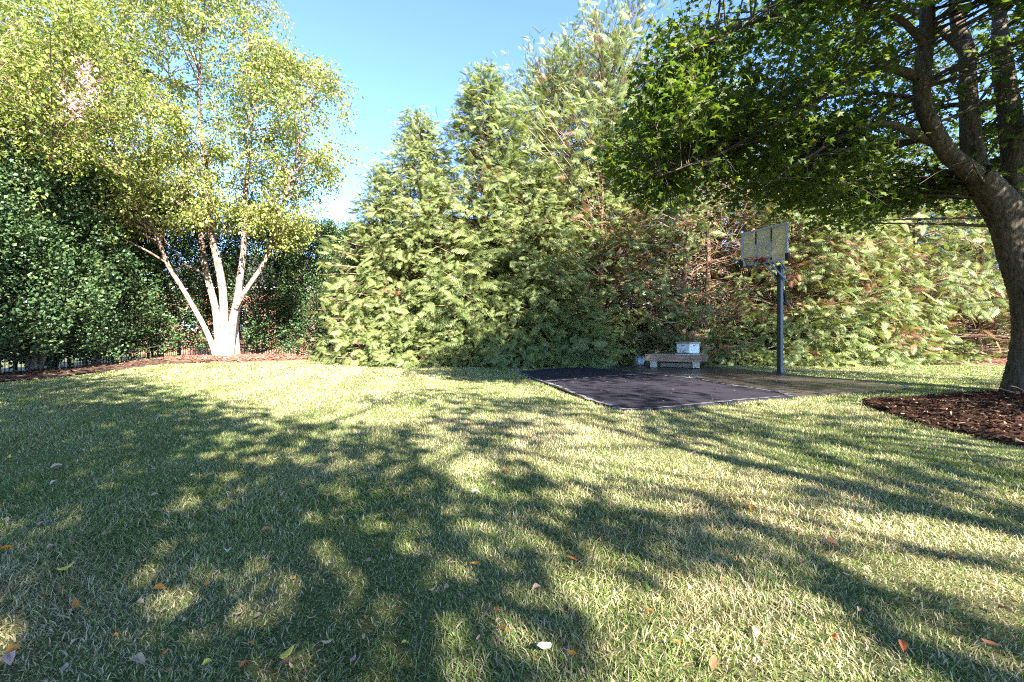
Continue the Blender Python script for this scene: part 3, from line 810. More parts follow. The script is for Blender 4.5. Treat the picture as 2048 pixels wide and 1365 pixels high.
for i, (X, Y, h, rz, wid, lab) in enumerate([
    (-13.6, 6.3, 6.8, 0.4, 1.0, 'shaded broadleaf evergreen mostly beyond the left edge of the view'),
    (-13.6, 8.8, 6.9, 1.9, 1.0, 'nearest fully seen dark evergreen at the far left'),
    (-13.9, 11.2, 7.0, 3.1, 0.98, 'second dark evergreen from the left in the shaded row'),
    (-14.5, 13.7, 6.9, 4.4, 1.0, 'third dark evergreen in the shaded row left of the birch'),
    (-15.1, 16.3, 7.0, 5.2, 0.98, 'fourth dark evergreen whose trunk shows left of the birch'),
    (-14.8, 19.2, 7.4, 0.9, 1.0, 'evergreen directly behind the leaning left birch stem'),
    (-11.7, 21.0, 7.2, 2.2, 0.95, 'evergreen standing directly behind the birch stems'),
    (-9.2, 21.4, 6.6, 3.5, 0.95, 'sunlit evergreen just right of the birch stems'),
    (-7.0, 21.2, 6.4, 4.7, 0.85, 'rightmost evergreen beside the gap of open sky'),
    (-6.3, 19.3, 3.4, 1.4, 0.9, 'small evergreen bush between the rightmost evergreen and the conifers'),
    (-17.6, 12.5, 8.6, 2.0, 1.1, 'taller evergreen behind the shaded row at far left'),
    (-18.0, 17.5, 8.8, 5.0, 1.1, 'taller evergreen behind the row left of the birch crown'),
]):
    h0, parts = EVER[i % 2]
    r = thing('evergreen_tree', lab, 'tree', (X, Y, float(ground_z(X, Y)) - 0.03), 'broadleaf evergreens along the left fence')
    s = h / h0; r.scale = (s * wid, s * wid, s); r.rotation_euler = (0, 0, rz)
    for p in parts:
        c = p.copy(); COL.objects.link(c); c.parent = r

# ------------------------------------------------------------------ branching trees (birch, maple, crepe myrtle, shade trees)
def smooth_path(pts, k=6):
    P = np.array(pts, float); n = len(P); out = []
    for i in range(n - 1):
        p0, p1, p2, p3 = P[max(i - 1, 0)], P[i], P[i + 1], P[min(i + 2, n - 1)]
        for t in np.arange(k) / k:
            out.append(0.5 * (2 * p1 + (p2 - p0) * t + (2 * p0 - 5 * p1 + 4 * p2 - p3) * t ** 2 + (3 * p1 - p0 - 3 * p2 + p3) * t ** 3))
    out.append(P[-1]); return np.array(out)

def ridged(acc, P, R, sides):
    """a stem with furrowed bark: the rings are pushed in and out along wandering vertical ridges"""
    n0 = acc.n
    acc.tubes(P, R, sides)
    V = acc.V[-1].reshape(len(P), sides, 3)
    s = np.concatenate([[0], np.cumsum(np.linalg.norm(np.diff(P, axis=0), axis=1))])[:, None]
    a = (np.arange(sides) / sides * 2 * math.pi)[None]
    k1, k2 = (17, 9) if sides > 20 else (5, 3)
    f = np.abs(np.sin(0.5 * k1 * a + 1.6 * np.sin(s * 3.1) + 0.8 * np.sin(2 * a + s * 7))) * 0.6 + 0.4 * np.abs(np.sin(0.5 * k2 * a - 1.2 * np.sin(s * 4.7 + 1) + 5 * s * 0.3))
    f = f + 0.5 * np.sin(s * 23 + 3 * np.sin(3 * a)) * np.sin(5 * a + s * 9) * 0.5 + 0.25 * rng.normal(size=f.shape)
    lump = 0.05 * np.sin(2 * a + s * 1.7) + 0.04 * np.sin(3 * a - s * 2.9)
    acc.V[-1] = (P[:, None] + (V - P[:, None]) * (1 + lump + 0.055 * (f - 0.5))[:, :, None]).reshape(-1, 3)

def grow(stems, targets, origin, wood, leaf, trunk_mat, leaf_mat, root, twig_mat, nsec=6, per=10, lsize=0.1, lspread=0.12, arch=0.25, droop=0.0,
         sec=(0.2, 0.4), flat=0.0, drop=None, sides=10, wide=1.0, gnarl=0.0, hang=0.25, u0=0.35, rbr=0.010, bark_ridges=False):
    """stems: list of (points (K,3), radii (K)). Everything is given in world coordinates and stored relative to origin."""
    tr, tw, cr = Acc(), Acc(), Acc()
    cand = []
    for P, R in stems:
        S = smooth_path(P); ra = np.interp(np.linspace(0, 1, len(S)), np.linspace(0, 1, len(R)), R)
        if gnarl: ra = ra * (1 + gnarl * rng.normal(size=len(ra)))
        if bark_ridges: ridged(tr, smooth_path(P, 22) - origin, np.interp(np.linspace(0, 1, (len(P) - 1) * 22 + 1), np.linspace(0, 1, len(R)), R), 44 if R[0] > 0.15 else 12)
        else: tr.tubes(S - origin, ra, sides)
        cand.append(np.column_stack([S, ra]))
    cand = np.concatenate([c[int(len(c) * 0.3):] for c in cand])
    T = np.asarray(targets, float)
    if drop is not None: T = T[~drop(T)]
    n = len(T)
    D = T[:, None] - cand[None, :, :3]
    hd = np.hypot(D[..., 0], D[..., 1])
    cost = np.linalg.norm(D, axis=2) + 4 * np.maximum(0, 0.35 * hd - D[..., 2] - droop * hd) + rng.random((n, len(cand))) * 0.6
    b = cost.argmin(1); A = cand[b, :3]; L = np.linalg.norm(T - A, axis=1)
    mid = A + (T - A) * 0.45 + np.array([0, 0, 1.0]) * (arch * L)[:, None] + rng.normal(0, 0.06, (n, 3)) * L[:, None]
    u = np.linspace(0, 1, 8)[None, :, None]
    P = (1 - u) ** 2 * A[:, None] + 2 * u * (1 - u) * mid[:, None] + u ** 2 * T[:, None]
    r0 = np.minimum(cand[b, 3] * 0.6, rbr * L + 0.008)
    tw.tubes(P - origin, r0[:, None] * np.linspace(1, 0.22, 8)[None], 4)
    ii = np.repeat(np.arange(n), nsec); k = len(ii)
    uu = 1 - (1 - u0) * rng.random(k) ** 1.2; j = np.minimum((uu * 7).astype(int), 6)
    S = P[ii, j] + (P[ii, j + 1] - P[ii, j]) * (uu * 7 - j)[:, None]
    tan = nrm(P[ii, j + 1] - P[ii, j])
    rnd = rng.normal(0, 1, (k, 3)); rnd[:, 2] *= (1 - flat)
    dd = nrm(tan * 0.8 + rnd * 0.75 + np.array([0, 0, -hang * 0.3]))
    l2 = np.clip(L[ii] * rng.uniform(*sec, k), 0.25, 2.2)
    v = np.linspace(0, 1, 4)
    P2 = S[:, None] + dd[:, None] * (l2[:, None] * v)[:, :, None]
    P2[:, :, 2] -= hang * l2[:, None] * v[None] ** 2
    E = P2[:, -1]
    ok = np.ones(k, bool) if drop is None else ~drop(E)
    P2, dd, l2 = P2[ok], dd[ok], l2[ok]; k = len(P2)
    tw.tubes(P2 - origin, np.full((k, 1), 0.0055) * np.linspace(1, 0.4, 4)[None], 3)
    m = np.maximum(2, (per * l2 / np.mean(l2)).astype(int)); jj = np.repeat(np.arange(k), m); q = len(jj)
    w = rng.uniform(0.1, 1.08, q)
    g = np.minimum((w * 3).astype(int), 2)
    pos = P2[jj, g] + (P2[jj, g + 1] - P2[jj, g]) * (w * 3 - g)[:, None] + rng.normal(0, lspread, (q, 3)) * np.array([1, 1, 1 - 0.6 * flat])
    d = dd[jj] * 0.6 + rng.normal(0, 0.6, (q, 3)); d[:, 2] -= hang * 1.2
    nn = np.array([0, 0, 1.0]) * (0.5 + flat) + rng.normal(0, 0.5, (q, 3))
    cl = rng.random(k)
    if drop is not None:
        o2 = ~drop(pos); pos, d, nn, jj = pos[o2], d[o2], nn[o2], jj[o2]; q = len(jj)
    at_ = np.stack([np.clip(0.4 * cl[jj] + 0.6 * rng.random(q), 0, 1), np.zeros(q), np.zeros(q)], 1)
    cr.scatter(leaf[0], leaf[1], pos - origin, d, nn, lsize * rng.uniform(0.65, 1.25, q), at_, wide)
    t_o = tr.build('trunk', trunk_mat, root, True, False)
    b_o = tw.build('branches', twig_mat, root, True, False)
    c_o = cr.build('crown', leaf_mat, root)
    return q

def ellipsoid(n, c, r, shell=0.35):
    v = nrm(rng.normal(size=(n, 3))); s = (shell + (1 - shell) * rng.random(n)) ** (1 / 2.2)
    return np.asarray(c) + v * s[:, None] * np.asarray(r)

# birch -----------------------------------------------------------------
bz = float(ground_z(*BIRCH))
def px_path(pts, Y0, Y1):
    n = len(pts)
    return np.array([at(u, v, Y0 + (Y1 - Y0) * i / (n - 1)) for i, (u, v) in enumerate(pts)])
birch = thing('birch_tree', 'multi-stemmed birch with pale peeling bark and bright yellow green leaves', 'tree', (BIRCH[0], BIRCH[1], bz))
bs = [
    (px_path([(432, 726), (428, 701), (410, 657), (387, 615), (363, 574), (337, 533), (321, 492), (301, 444), (262, 360), (215, 260), (180, 180)], 16.9, 15.3), [0.123, 0.098, 0.082, 0.078, 0.074, 0.070, 0.066, 0.057, 0.041, 0.029, 0.012]),
    (px_path([(442, 727), (439, 708), (434, 646), (428, 605), (416, 561), (407, 513), (395, 430), (368, 330), (345, 200), (330, 60)], 17.1, 18.2), [0.164, 0.139, 0.123, 0.119, 0.115, 0.107, 0.090, 0.066, 0.041, 0.016]),
    (px_path([(451, 728), (450, 708), (448, 640), (446, 592), (440, 547), (431, 506), (422, 468), (418, 427), (414, 350), (398, 230), (402, 100), (415, -60)], 16.7, 16.4), [0.172, 0.148, 0.135, 0.131, 0.127, 0.123, 0.115, 0.102, 0.082, 0.057, 0.037, 0.012]),
    (px_path([(461, 727), (460, 708), (465, 646), (475, 598), (479, 561), (484, 527), (487, 496), (490, 400), (500, 300), (506, 180), (492, 40)], 16.8, 17.4), [0.164, 0.139, 0.131, 0.123, 0.115, 0.107, 0.098, 0.078, 0.057, 0.037, 0.012]),
    (px_path([(472, 615), (479, 602), (496, 574), (520, 540), (537, 506), (547, 475), (561, 427), (588, 330), (618, 230), (648, 150)], 16.8, 16.2), [0.082, 0.080, 0.078, 0.074, 0.067, 0.061, 0.053, 0.037, 0.025, 0.008]),
    (px_path([(474, 724), (474, 708), (472, 657), (479, 600), (485, 540), (492, 470), (505, 380)], 17.5, 19.0), [0.139, 0.115, 0.098, 0.090, 0.082, 0.066, 0.025]),
    (px_path([(415, 462), (387, 427), (356, 407), (305, 372), (245, 325), (180, 300)], 16.5, 15.4), [0.070, 0.057, 0.049, 0.037, 0.025, 0.010]),
    (px_path([(408, 549), (388, 537), (372, 530), (350, 505), (330, 480)], 17.3, 17.0), [0.045, 0.041, 0.033, 0.021, 0.008]),
]
bt = np.concatenate([
    ellipsoid(130, at(400, 130, 16.8), (5.2, 3.6, 5.4)), ellipsoid(95, at(180, 270, 15.6), (3.8, 2.6, 2.6)), ellipsoid(70, at(580, 240, 17.0), (2.7, 2.6, 2.9)),
    ellipsoid(55, at(310, 385, 15.8), (3.0, 2.0, 1.2)), ellipsoid(34, at(575, 420, 16.6), (1.4, 1.4, 1.5)), ellipsoid(95, at(110, 120, 15.6), (3.8, 2.6, 3.4)), ellipsoid(40, at(60, 330, 14.6), (2.2, 1.6, 1.5)), ellipsoid(60, at(420, -80, 16.8), (4.0, 3.5, 3.5)),
    ellipsoid(24, at(470, 430, 18.0), (1.6, 1.0, 1.2))])
def birch_drop(P):
    u, v = pix(P)
    poly = [(575, -400), (560, 0), (600, 70), (655, 110), (712, 150), (735, 200), (728, 270), (770, 285), (765, 330), (700, 350), (660, 420), (640, 470), (590, 540), (560, 560), (500, 470), (440, 470), (300, 520), (200, 480), (60, 420), (-600, 420), (-600, -700), (560, -700)]
    return ~inpoly(u, v, poly)
grow(bs, bt, np.array([BIRCH[0], BIRCH[1], bz]), None, (LEAF_V, LEAF_T), M['birch_bark'], M['birch_leaf'], birch, M['twig'], nsec=12, per=19, lsize=0.12, lspread=0.13,
     arch=0.12, hang=0.45, drop=birch_drop, sec=(0.22, 0.5), wide=1.1)

# crepe myrtle ----------------------------------------------------------
MY = np.array([-14.3, 12.6]); mz = float(ground_z(*MY))
myrtle = thing('crepe_myrtle', 'flowering tree with pink blossoms showing above the dark evergreens at upper left', 'tree', (*MY, mz))
ms = [(np.array([(MY[0], MY[1], mz - 0.2), (MY[0] + 0.2 * i, MY[1] - 0.1, 2.5), (MY[0] + 0.5 * i, MY[1] + 0.3 * i, 5.0), (MY[0] + 0.7 * i + 1.2, MY[1] - 0.4, 7.6)]), [0.09, 0.075, 0.055, 0.015]) for i in (-1, 0.4, 1.5)]
mt = np.concatenate([ellipsoid(60, (-11.7, 11.5, 7.6), (2.6, 2.0, 2.0)), ellipsoid(30, (-13.0, 11.0, 9.0), (2.2, 2.0, 1.8))])
grow(ms, mt, np.array([*MY, mz]), None, (LEAF_V, LEAF_T), M['holly_bark'], M['myrtle_leaf'], myrtle, M['twig'], nsec=9, per=14, lsize=0.11, lspread=0.12, arch=0.1, hang=0.3)
bl = Acc()
for (u, v) in ((172, 170), (160, 205), (185, 190), (150, 222), (178, 150), (135, 200), (166, 130)):
    c = at(u, v, 10.3 + rng.uniform(-0.2, 0.2)); k = 70
    p = c + rng.normal(0, 1, (k, 3)) * (0.10, 0.10, 0.13)
    bl.scatter(LEAF_V, LEAF_T, p - np.array([*MY, mz]), rng.normal(size=(k, 3)), rng.normal(size=(k, 3)), 0.06, np.stack([rng.random(k)] * 3, 1) * (1, 0, 0))
bl.build('blossoms', M['blossom'], myrtle)

# maple -----------------------------------------------------------------
MB = np.array([9.72, 8.45]); mbz = float(ground_z(*MB)) + 0.08
maple = thing('maple_tree', 'large maple with leaning forked trunk rising from dark mulch at the right edge', 'tree', (*MB, mbz))
Ym = 8.45
st = [
    (np.array([at(2086, 808, Ym), at(2082, 785, Ym), at(2080, 740, Ym), at(2079, 660, Ym), at(2073, 590, Ym), at(2052, 520, Ym), at(2020, 445, Ym), at(1982, 385, Ym - 0.1), at(1955, 345, Ym - 0.2)]), [0.66, 0.50, 0.42, 0.37, 0.36, 0.35, 0.29, 0.235, 0.20]),
    (np.array([at(1968, 365, Ym - 0.1), at(1930, 335, Ym - 0.3), at(1893, 303, Ym - 0.5), at(1866, 258, Ym - 0.7), at(1846, 207, Ym - 0.8), at(1846, 145, Ym - 0.9), at(1852, 83, Ym - 0.9), at(1854, 20, Ym - 1), at(1850, -120, Ym - 1), at(1830, -300, Ym - 1.2)]), [0.168, 0.155, 0.143, 0.130, 0.122, 0.113, 0.105, 0.092, 0.059, 0.017]),
    (np.array([at(1962, 350, Ym), at(1947, 315, Ym), at(1940, 260, Ym + 0.1), at(1936, 190, Ym + 0.2), at(1934, 104, Ym + 0.4), at(1915, 45, Ym + 0.5), at(1905, -90, Ym + 0.6), at(1900, -280, Ym + 0.8)]), [0.168, 0.160, 0.147, 0.139, 0.126, 0.109, 0.067, 0.017]),
    (np.array([at(2076, 560, Ym + 0.1), at(2060, 500, Ym + 0.15), at(2044, 440, Ym + 0.2), at(2032, 370, Ym + 0.25), at(2027, 290, Ym + 0.3), at(2013, 186, Ym + 0.5), at(2004, 103, Ym + 0.6), at(1999, 33, Ym + 0.8), at(2010, -120, Ym + 1.0), at(2040, -320, Ym + 1.2)]), [0.252, 0.235, 0.210, 0.193, 0.181, 0.160, 0.139, 0.118, 0.067, 0.017]),
    (px_path([(1866, 285), (1821, 265), (1775, 248), (1726, 257), (1676, 277), (1630, 306), (1581, 335), (1530, 372)], 7.9, 7.0), [0.075, 0.06, 0.052, 0.045, 0.036, 0.028, 0.02, 0.01]),
    (px_path([(1846, 160), (1796, 140), (1750, 138), (1709, 147), (1660, 182), (1614, 219), (1552, 248), (1490, 281), (1436, 310), (1386, 328), (1320, 352)], 7.6, 6.5), [0.08, 0.065, 0.058, 0.052, 0.045, 0.04, 0.034, 0.028, 0.022, 0.015, 0.008]),
    (px_path([(1846, 200), (1829, 196), (1780, 190), (1718, 186), (1640, 200), (1560, 225)], 7.7, 8.6), [0.045, 0.04, 0.034, 0.028, 0.02, 0.008]),
    (px_path([(1850, 90), (1800, 40), (1720, 10), (1620, 15), (1520, 40), (1420, 80), (1330, 130)], 7.5, 6.2), [0.055, 0.045, 0.04, 0.034, 0.026, 0.018, 0.008]),
    (px_path([(2013, 200), (1960, 210), (1880, 215), (1800, 260), (1730, 330)], 8.9, 10.5), [0.07, 0.06, 0.045, 0.03, 0.01]),
    (px_path([(2024, 290), (2070, 240), (2150, 190), (2260, 170)], 8.7, 8.0), [0.09, 0.07, 0.05, 0.015]),
    (px_path([(1934, 110), (1880, 60), (1780, 0), (1650, -40), (1500, -60)], 8.9, 9.5), [0.08, 0.07, 0.055, 0.035, 0.01]),
]
mt = np.concatenate([
    ellipsoid(70, (4.4, 6.9, 4.7), (2.7, 1.6, 1.0)), ellipsoid(70, (5.6, 7.6, 6.2), (3.6, 2.6, 1.5)), ellipsoid(50, (8.2, 10.0, 4.9), (3.0, 2.2, 1.1)),
    ellipsoid(70, (9.5, 8.5, 8.2), (4.8, 4.2, 2.4)), ellipsoid(50, (11.5, 10.0, 6.0), (3.0, 3.0, 2.2)), ellipsoid(36, (6.4, 10.5, 6.6), (3.2, 1.8, 2.0)), ellipsoid(24, (8.4, 6.6, 6.3), (1.6, 1.2, 1.4)),
    ellipsoid(24, (2.4, 6.9, 4.2), (1.0, 1.4, 1.2)), ellipsoid(50, (4.0, 8.2, 4.6), (2.2, 1.6, 1.1)), ellipsoid(70, (6.5, 8.4, 4.0), (2.4, 1.6, 0.8)), ellipsoid(24, (2.9, 7.4, 4.2), (1.4, 1.2, 0.9)), ellipsoid(20, (12.5, 6.0, 6.0), (2.0, 2.0, 1.6)), ellipsoid(50, (6.8, 7.8, 9.6), (3.6, 2.6, 1.6)), ellipsoid(14, (1.75, 6.8, 4.1), (0.6, 0.9, 1.0))])  # topmost cluster lies above the view, added to shade the hedge
mt = np.concatenate([mt[mt[:, 1] > 4.9], ellipsoid(70, (5.6, 4.4, 7.4), (3.6, 1.8, 1.4)), ellipsoid(60, (10.0, 4.2, 8.2), (3.2, 2.4, 1.8))])  # last two clusters: unseen crown added to shade the visible leaves

def maple_drop(P):
    u, v = pix(P)
    w = 14 * np.sin(v * 0.035) + 9 * np.sin(v * 0.11 + 1)
    lo = np.interp(u, [1150, 1215, 1260, 1400, 1560, 1650, 1750, 1850, 1960, 2048, 2300], [400, 470, 465, 425, 440, 455, 470, 440, 450, 450, 520]) + 22 * np.sin(u * 0.023 + 1) + 14 * np.sin(u * 0.07) + rng.normal(0, 16, len(u))
    left = np.interp(v, [-400, 0, 120, 230, 330, 460], [1250, 1236, 1240, 1215, 1190, 1210]) + w + rng.normal(0, 10, len(u))
    stemview = (u > 1800) & (v > 10) & (P[:, 1] < 8.3) & (np.abs(u - 1905) < 135) & (np.sin(u * 0.9 + v * 1.7) < 0.75)
    return stemview | (u < left) | ((v > lo) & (P[:, 1] < 16)) | ((P[:, 1] < 4.6) & (v > -60)) | (P[:, 1] < 1.5)
nleaf = grow(st, mt, np.array([*MB, mbz]), None, (MAPLE_V, MAPLE_T), M['maple_bark'], M['maple_leaf'], maple, M['twig_dark'], nsec=11, per=12, lsize=0.094, lspread=0.12,
             arch=0.06, hang=0.36, flat=0.75, droop=0.35, drop=maple_drop, sides=14, gnarl=0.03, sec=(0.22, 0.45), u0=0.3, bark_ridges=True)

# unseen shade trees, placed and thinned so shade and sun patches fall as wanted -----------
LIT = [  # areas kept sunlit: leaves that would shade them are cut away
    ([(300, 752), (400, 735), (500, 722), (660, 730), (930, 742), (900, 765), (760, 792), (640, 812), (560, 832), (470, 805), (380, 778)], 0.95),
    ([(600, 855), (720, 800), (880, 800), (860, 835), (720, 875)], 0.6),
    ([(820, 880), (960, 825), (1180, 845), (1420, 850), (1500, 875), (1650, 930), (2048, 1060), (2400, 1200), (2400, 1700), (1250, 1700), (1150, 1300), (1080, 1060), (880, 960)], 0.56),
    ([(480, 740), (900, 738), (930, 560), (1000, 420), (1060, 320), (1500, 300), (1500, -900), (-300, -900), (100, 300), (330, 420), (500, 560)], 0.97),
    ([(1480, 760), (1480, 380), (1900, 380), (1900, 780)], 0.8),
]
def shade_drop(P):
    t = P[:, 2] / SUN[2]
    t = np.minimum(t, np.where(P[:, 1] < 15.3, (15.3 - P[:, 1]) / -SUN[1], t))
    t = np.minimum(t, np.where(P[:, 0] > -11.3, (P[:, 0] + 11.3) / SUN[0], t))
    H = P - SUN[None] * t[:, None]
    u, v = pix(H)
    # streaks that run along the light's own direction on the ground
    cx = H[:, 0] * 0.854 + H[:, 1] * 0.52; cyy = -H[:, 0] * 0.52 + H[:, 1] * 0.854
    nz = 0.5 + 0.26 * np.sin(cx * 3.3 + 1.2 * np.sin(cyy * 0.9)) + 0.2 * np.sin(cx * 6.1 - 1.4 * cyy + 1) + 0.14 * np.sin(cyy * 2.3 + cx * 1.4)
    out = np.zeros(len(P), bool)
    for poly, pr in LIT:
        i = inpoly(u, v, poly)
        out |= i & (nz < pr + 0.02)
    out |= (H[:, 1] > 1.0) & (v < 200) & (u > -200) & (u < 1500)
    # nothing of these crowns stands inside the view
    vis = (P[:, 1] > 0.2) & (np.abs(P[:, 0]) < 1.2 * P[:, 1] + 1.0) & (P[:, 2] < CAMH + 0.8 * P[:, 1] + 1.2)
    return out | vis | (P[:, 2] < 2.6)
for (X, Y, h, r, nt, lab) in [
    (-9.2, -1.0, 12.5, 4.6, 130, 'unseen leafy tree shaped to cast shade, left of and behind the viewpoint'),
    (-3.2, -3.4, 12.0, 4.6, 130, 'unseen leafy tree shaped to cast shade, behind the viewpoint on the left'),
    (3.2, -6.6, 12.0, 4.6, 130, 'unseen leafy tree shaped to cast shade, behind the viewpoint on the right'),
    (8.0, -6.2, 11.5, 4.2, 80, 'unseen leafy tree shaped to cast shade, behind the viewpoint farthest right'),
    (14.8, 0.2, 11.0, 4.2, 100, 'unseen leafy tree added to shade the mulch, right of the viewpoint beyond the maple'),
    (-14.5, 1.5, 11.5, 3.8, 90, 'unseen leafy tree shaped to cast shade, at far left beyond the view'),
]:
    r0 = thing('unseen_shade_tree', lab, 'tree', (X, Y, -0.05), 'unseen trees shaped to cast the shade')
    st_ = [(np.array([(X, Y, -0.2), (X + 0.1, Y, 2.0), (X - 0.1, Y + 0.1, 4.5), (X + 0.2, Y, 7.5), (X, Y, h - 1.5)]), [0.24, 0.16, 0.13, 0.09, 0.02])]
    tg = ellipsoid(nt, (X, Y, h * 0.62), (r, r, h * 0.36))
    grow(st_, tg, np.array([X, Y, -0.05]), None, (LEAF_V, LEAF_T), M['maple_bark'], M['shade_leaf'], r0, M['twig_dark'], nsec=11, per=13, lsize=0.19, lspread=0.26, arch=0.1, hang=0.2, drop=shade_drop, wide=1.2, sec=(0.25, 0.5))

# ------------------------------------------------------------------ basketball hoop
C = np.array([6.887, 12.455, 3.53]); e = np.array([0.391, -0.920, 0.0]); nb_ = np.array([-0.920, -0.391, 0.0]); zz = np.array([0, 0, 1.0])
POLE = np.array([7.504, 12.74, 0.0])
hoop = thing('basketball_hoop', 'dark steel basketball pole with framed backboard and red rim beside the court', 'hoop', tuple(POLE))
AX = [e, nb_, zz]
def W(a, b, c):                                     # along the board, out of it, up
    return C + a * e + b * nb_ + c * zz - POLE
hw, hh = 0.70, 0.485
o = Acc().box((0, 0, 1.47), (0.058, 0.058, 1.52), AX).build('pole', M['pole'], hoop, False, False); bevel(o, 0.01)
o = Acc().box((0, 0, 3.0), (0.066, 0.066, 0.02), AX).build('pole_cap', M['pole'], hoop, False, False)
o = Acc().box((0, 0, 0.05), (0.14, 0.14, 0.012), AX).build('base_plate', M['pole'], hoop, False, False)
board = Acc().box(W(0, 0, 0), (hw - 0.02, 0.008, hh - 0.02), AX).build('backboard', M['acrylic'], hoop, False, False)
board['label'] = 'yellowed translucent acrylic backboard panel'
fr = Acc()
for s in (-1, 1):
    fr.box(W(0, 0, s * (hh - 0.026)), (hw, 0.024, 0.026), AX)
    fr.box(W(s * (hw - 0.028), 0, 0), (0.028, 0.0225, hh - 0.053), AX)
fr.build('board_frame', M['board_frame'], board, False, False)
tl = Acc()
tl.box(W(0, 0.0135, 0.045), (0.235, 0.005, 0.026), AX).box(W(0, 0.0135, -0.325), (0.235, 0.005, 0.022), AX)
for s in (-1, 1): tl.box(W(s * 0.21, 0.013, -0.14), (0.026, 0.005, 0.158), AX)
tl.build('target_square', M['board_frame'], board, False, False)
for s in (-1, 1):
    Acc().box(W(s * 0.225, -0.035, 0.0), (0.014, 0.024, hh - 0.054), AX).build('brace', M['pole'], board, False, False)
    Acc().box(W(s * (hw - 0.01), -0.0, -hh + 0.075), (0.045, 0.032, 0.10), AX).build('corner_pad', M['rubber'], board, False, False)
for s in (-1, 1):
    Acc().box(W(s * 0.235, 0.0125, 0.252), (0.016, 0.0045, 0.175), AX).build('divider', M['rubber'], board, False, False)
    Acc().box(W(s * 0.235, 0.0125, -0.39), (0.016, 0.0045, 0.036), AX).build('divider', M['rubber'], board, False, False)
Acc().box(W(0.0, -0.035, -0.36), (0.21, 0.02, 0.03), AX).build('brace', M['pole'], board, False, False)
rim = Acc().box(W(0, 0.045, -0.395), (0.09, 0.02, 0.055), AX).box(W(0, 0.11, -0.42), (0.05, 0.055, 0.018), AX).build('rim_bracket', M['rim'], hoop, False, False)
ta = np.linspace(0, 2 * math.pi, 37)
ring = np.array([W(0.228 * math.cos(t), 0.385 + 0.228 * math.sin(t), -0.375) for t in ta])
Acc().tubes(ring, np.full(37, 0.0105), 7).build('rim', M['rim'], hoop, True, False)
ring2 = np.array([W(0.21 * math.cos(t), 0.33 + 0.18 * math.sin(t), -0.42) for t in np.linspace(math.pi * 0.95, math.pi * 2.05, 20)])
Acc().tubes(ring2, np.full(20, 0.008), 6).build('rim_brace', M['rim'], hoop, True, False)
net = Acc()
for k in range(12):
    for sgn in (-1, 1):
        pts = []
        for i in range(5):
            f = i / 4; a = (k + sgn * f * 1.0) * 2 * math.pi / 12; rr = 0.225 - 0.075 * f
            pts.append(W(rr * math.cos(a), 0.385 + rr * math.sin(a), -0.385 - 0.27 * f))
        net.tubes(np.array(pts), np.full(5, 0.0048), 4)
net.build('net', M['net'], hoop, True, False)
for s in (-1, 1):
    Acc().bar(W(s * 0.09, -0.03, -0.42), W(s * 0.075, -0.83, -0.94), 0.018, 0.05).build('lower_arm', M['pole'], hoop, False, False)
    Acc().bar(W(s * 0.12, -0.05, -0.02), W(s * 0.085, -0.93, -0.74), 0.02, 0.05).build('upper_arm', M['pole'], hoop, False, False)
Acc().bar(W(0, -0.93, -0.74), W(0, -0.84, -1.52), 0.028, 0.028, (1, 0, 0)).build('lift_rod', M['pole'], hoop, False, False)
Acc().bar(W(0.03, -0.80, -1.25), W(0.03, -0.82, -1.52), 0.05, 0.05, (1, 0, 0)).build('lift_sleeve', M['rubber'], hoop, False, False)
Acc().bar(W(0, -0.72, -1.50), W(0, -0.98, -1.62), 0.06, 0.035).build('lift_handle', M['rubber'], hoop, False, False)

# ------------------------------------------------------------------ timber stand, beehive, bucket
cz = 0.034
p0 = np.array(gp(1300, 735)); p1 = np.array(gp(1402, 740.0))
YB = 0.5 * (p0[1] + p1[1])
dirb = np.array([at(1403, 700, 14.05) - at(1290, 700, 14.75)])[0]; Lb = np.linalg.norm(dirb); xb = nrm(dirb); yb = np.array([-xb[1], xb[0], 0.0])
A0 = at(1290, 700, 14.75); A0[2] = 0
stand = thing('timber_stand', 'low stand of two weathered beams on hollow concrete blocks at the court edge', 'stand', (A0[0], A0[1], cz))
B3 = [xb, yb, zz]
def S(a, b, c): return a * xb + b * yb + c * zz
beam_z, bh, bd = 0.305, 0.115, 0.045
o = Acc().box((0, 0, 0), (Lb / 2, bd, bh), np.eye(3)).build('beam', M['timber'], stand, False, False); bevel(o, 0.008)
o.location = S(Lb / 2, 0.05, beam_z); o.rotation_euler = (0, 0, math.atan2(xb[1], xb[0]))
o2 = o.copy(); COL.objects.link(o2); o2.location = S(Lb / 2 + 0.16, 0.48, beam_z)
o = Acc().box((0, 0, 0), (0.52, 0.05, 0.065), np.eye(3)).build('loose_beam', M['old_timber'], stand, False, False); bevel(o, 0.008)
o.location = S(0.98, 0.2, 0.07); o.rotation_euler = (0, 0, math.atan2(xb[1], xb[0]))
def block(a, name='concrete_block'):
    # hollow block lying with its two openings facing along the beams
    b = Acc(); L, Wd, H = 0.2, 0.40, 0.19
    ctr = S(a, 0.27, 0.095)
    b.box(ctr + S(0, 0, H / 2 - 0.016), (L / 2, Wd / 2, 0.016), B3).box(ctr - S(0, 0, H / 2 - 0.016), (L / 2, Wd / 2, 0.016), B3)
    for y in (-Wd / 2 + 0.017, 0, Wd / 2 - 0.017): b.box(ctr + S(0, y, 0), (L / 2 - 0.001, 0.016, H / 2 - 0.032), B3)
    b.box(ctr + S(-L / 2 + 0.012, 0, 0), (0.01, Wd / 2 - 0.02, H / 2 - 0.033), B3)
    return b.build(name, M['block'], stand, False, False)
block(0.25); block(Lb - 0.16)

hz0 = cz + beam_z + bh + 0.002
hc = at(1376, 700, 14.45); hv = np.array([hc[0], hc[1], hz0])
ah = math.radians(-40); hx = np.array([math.cos(ah), math.sin(ah), 0]); hy = np.array([-hx[1], hx[0], 0])
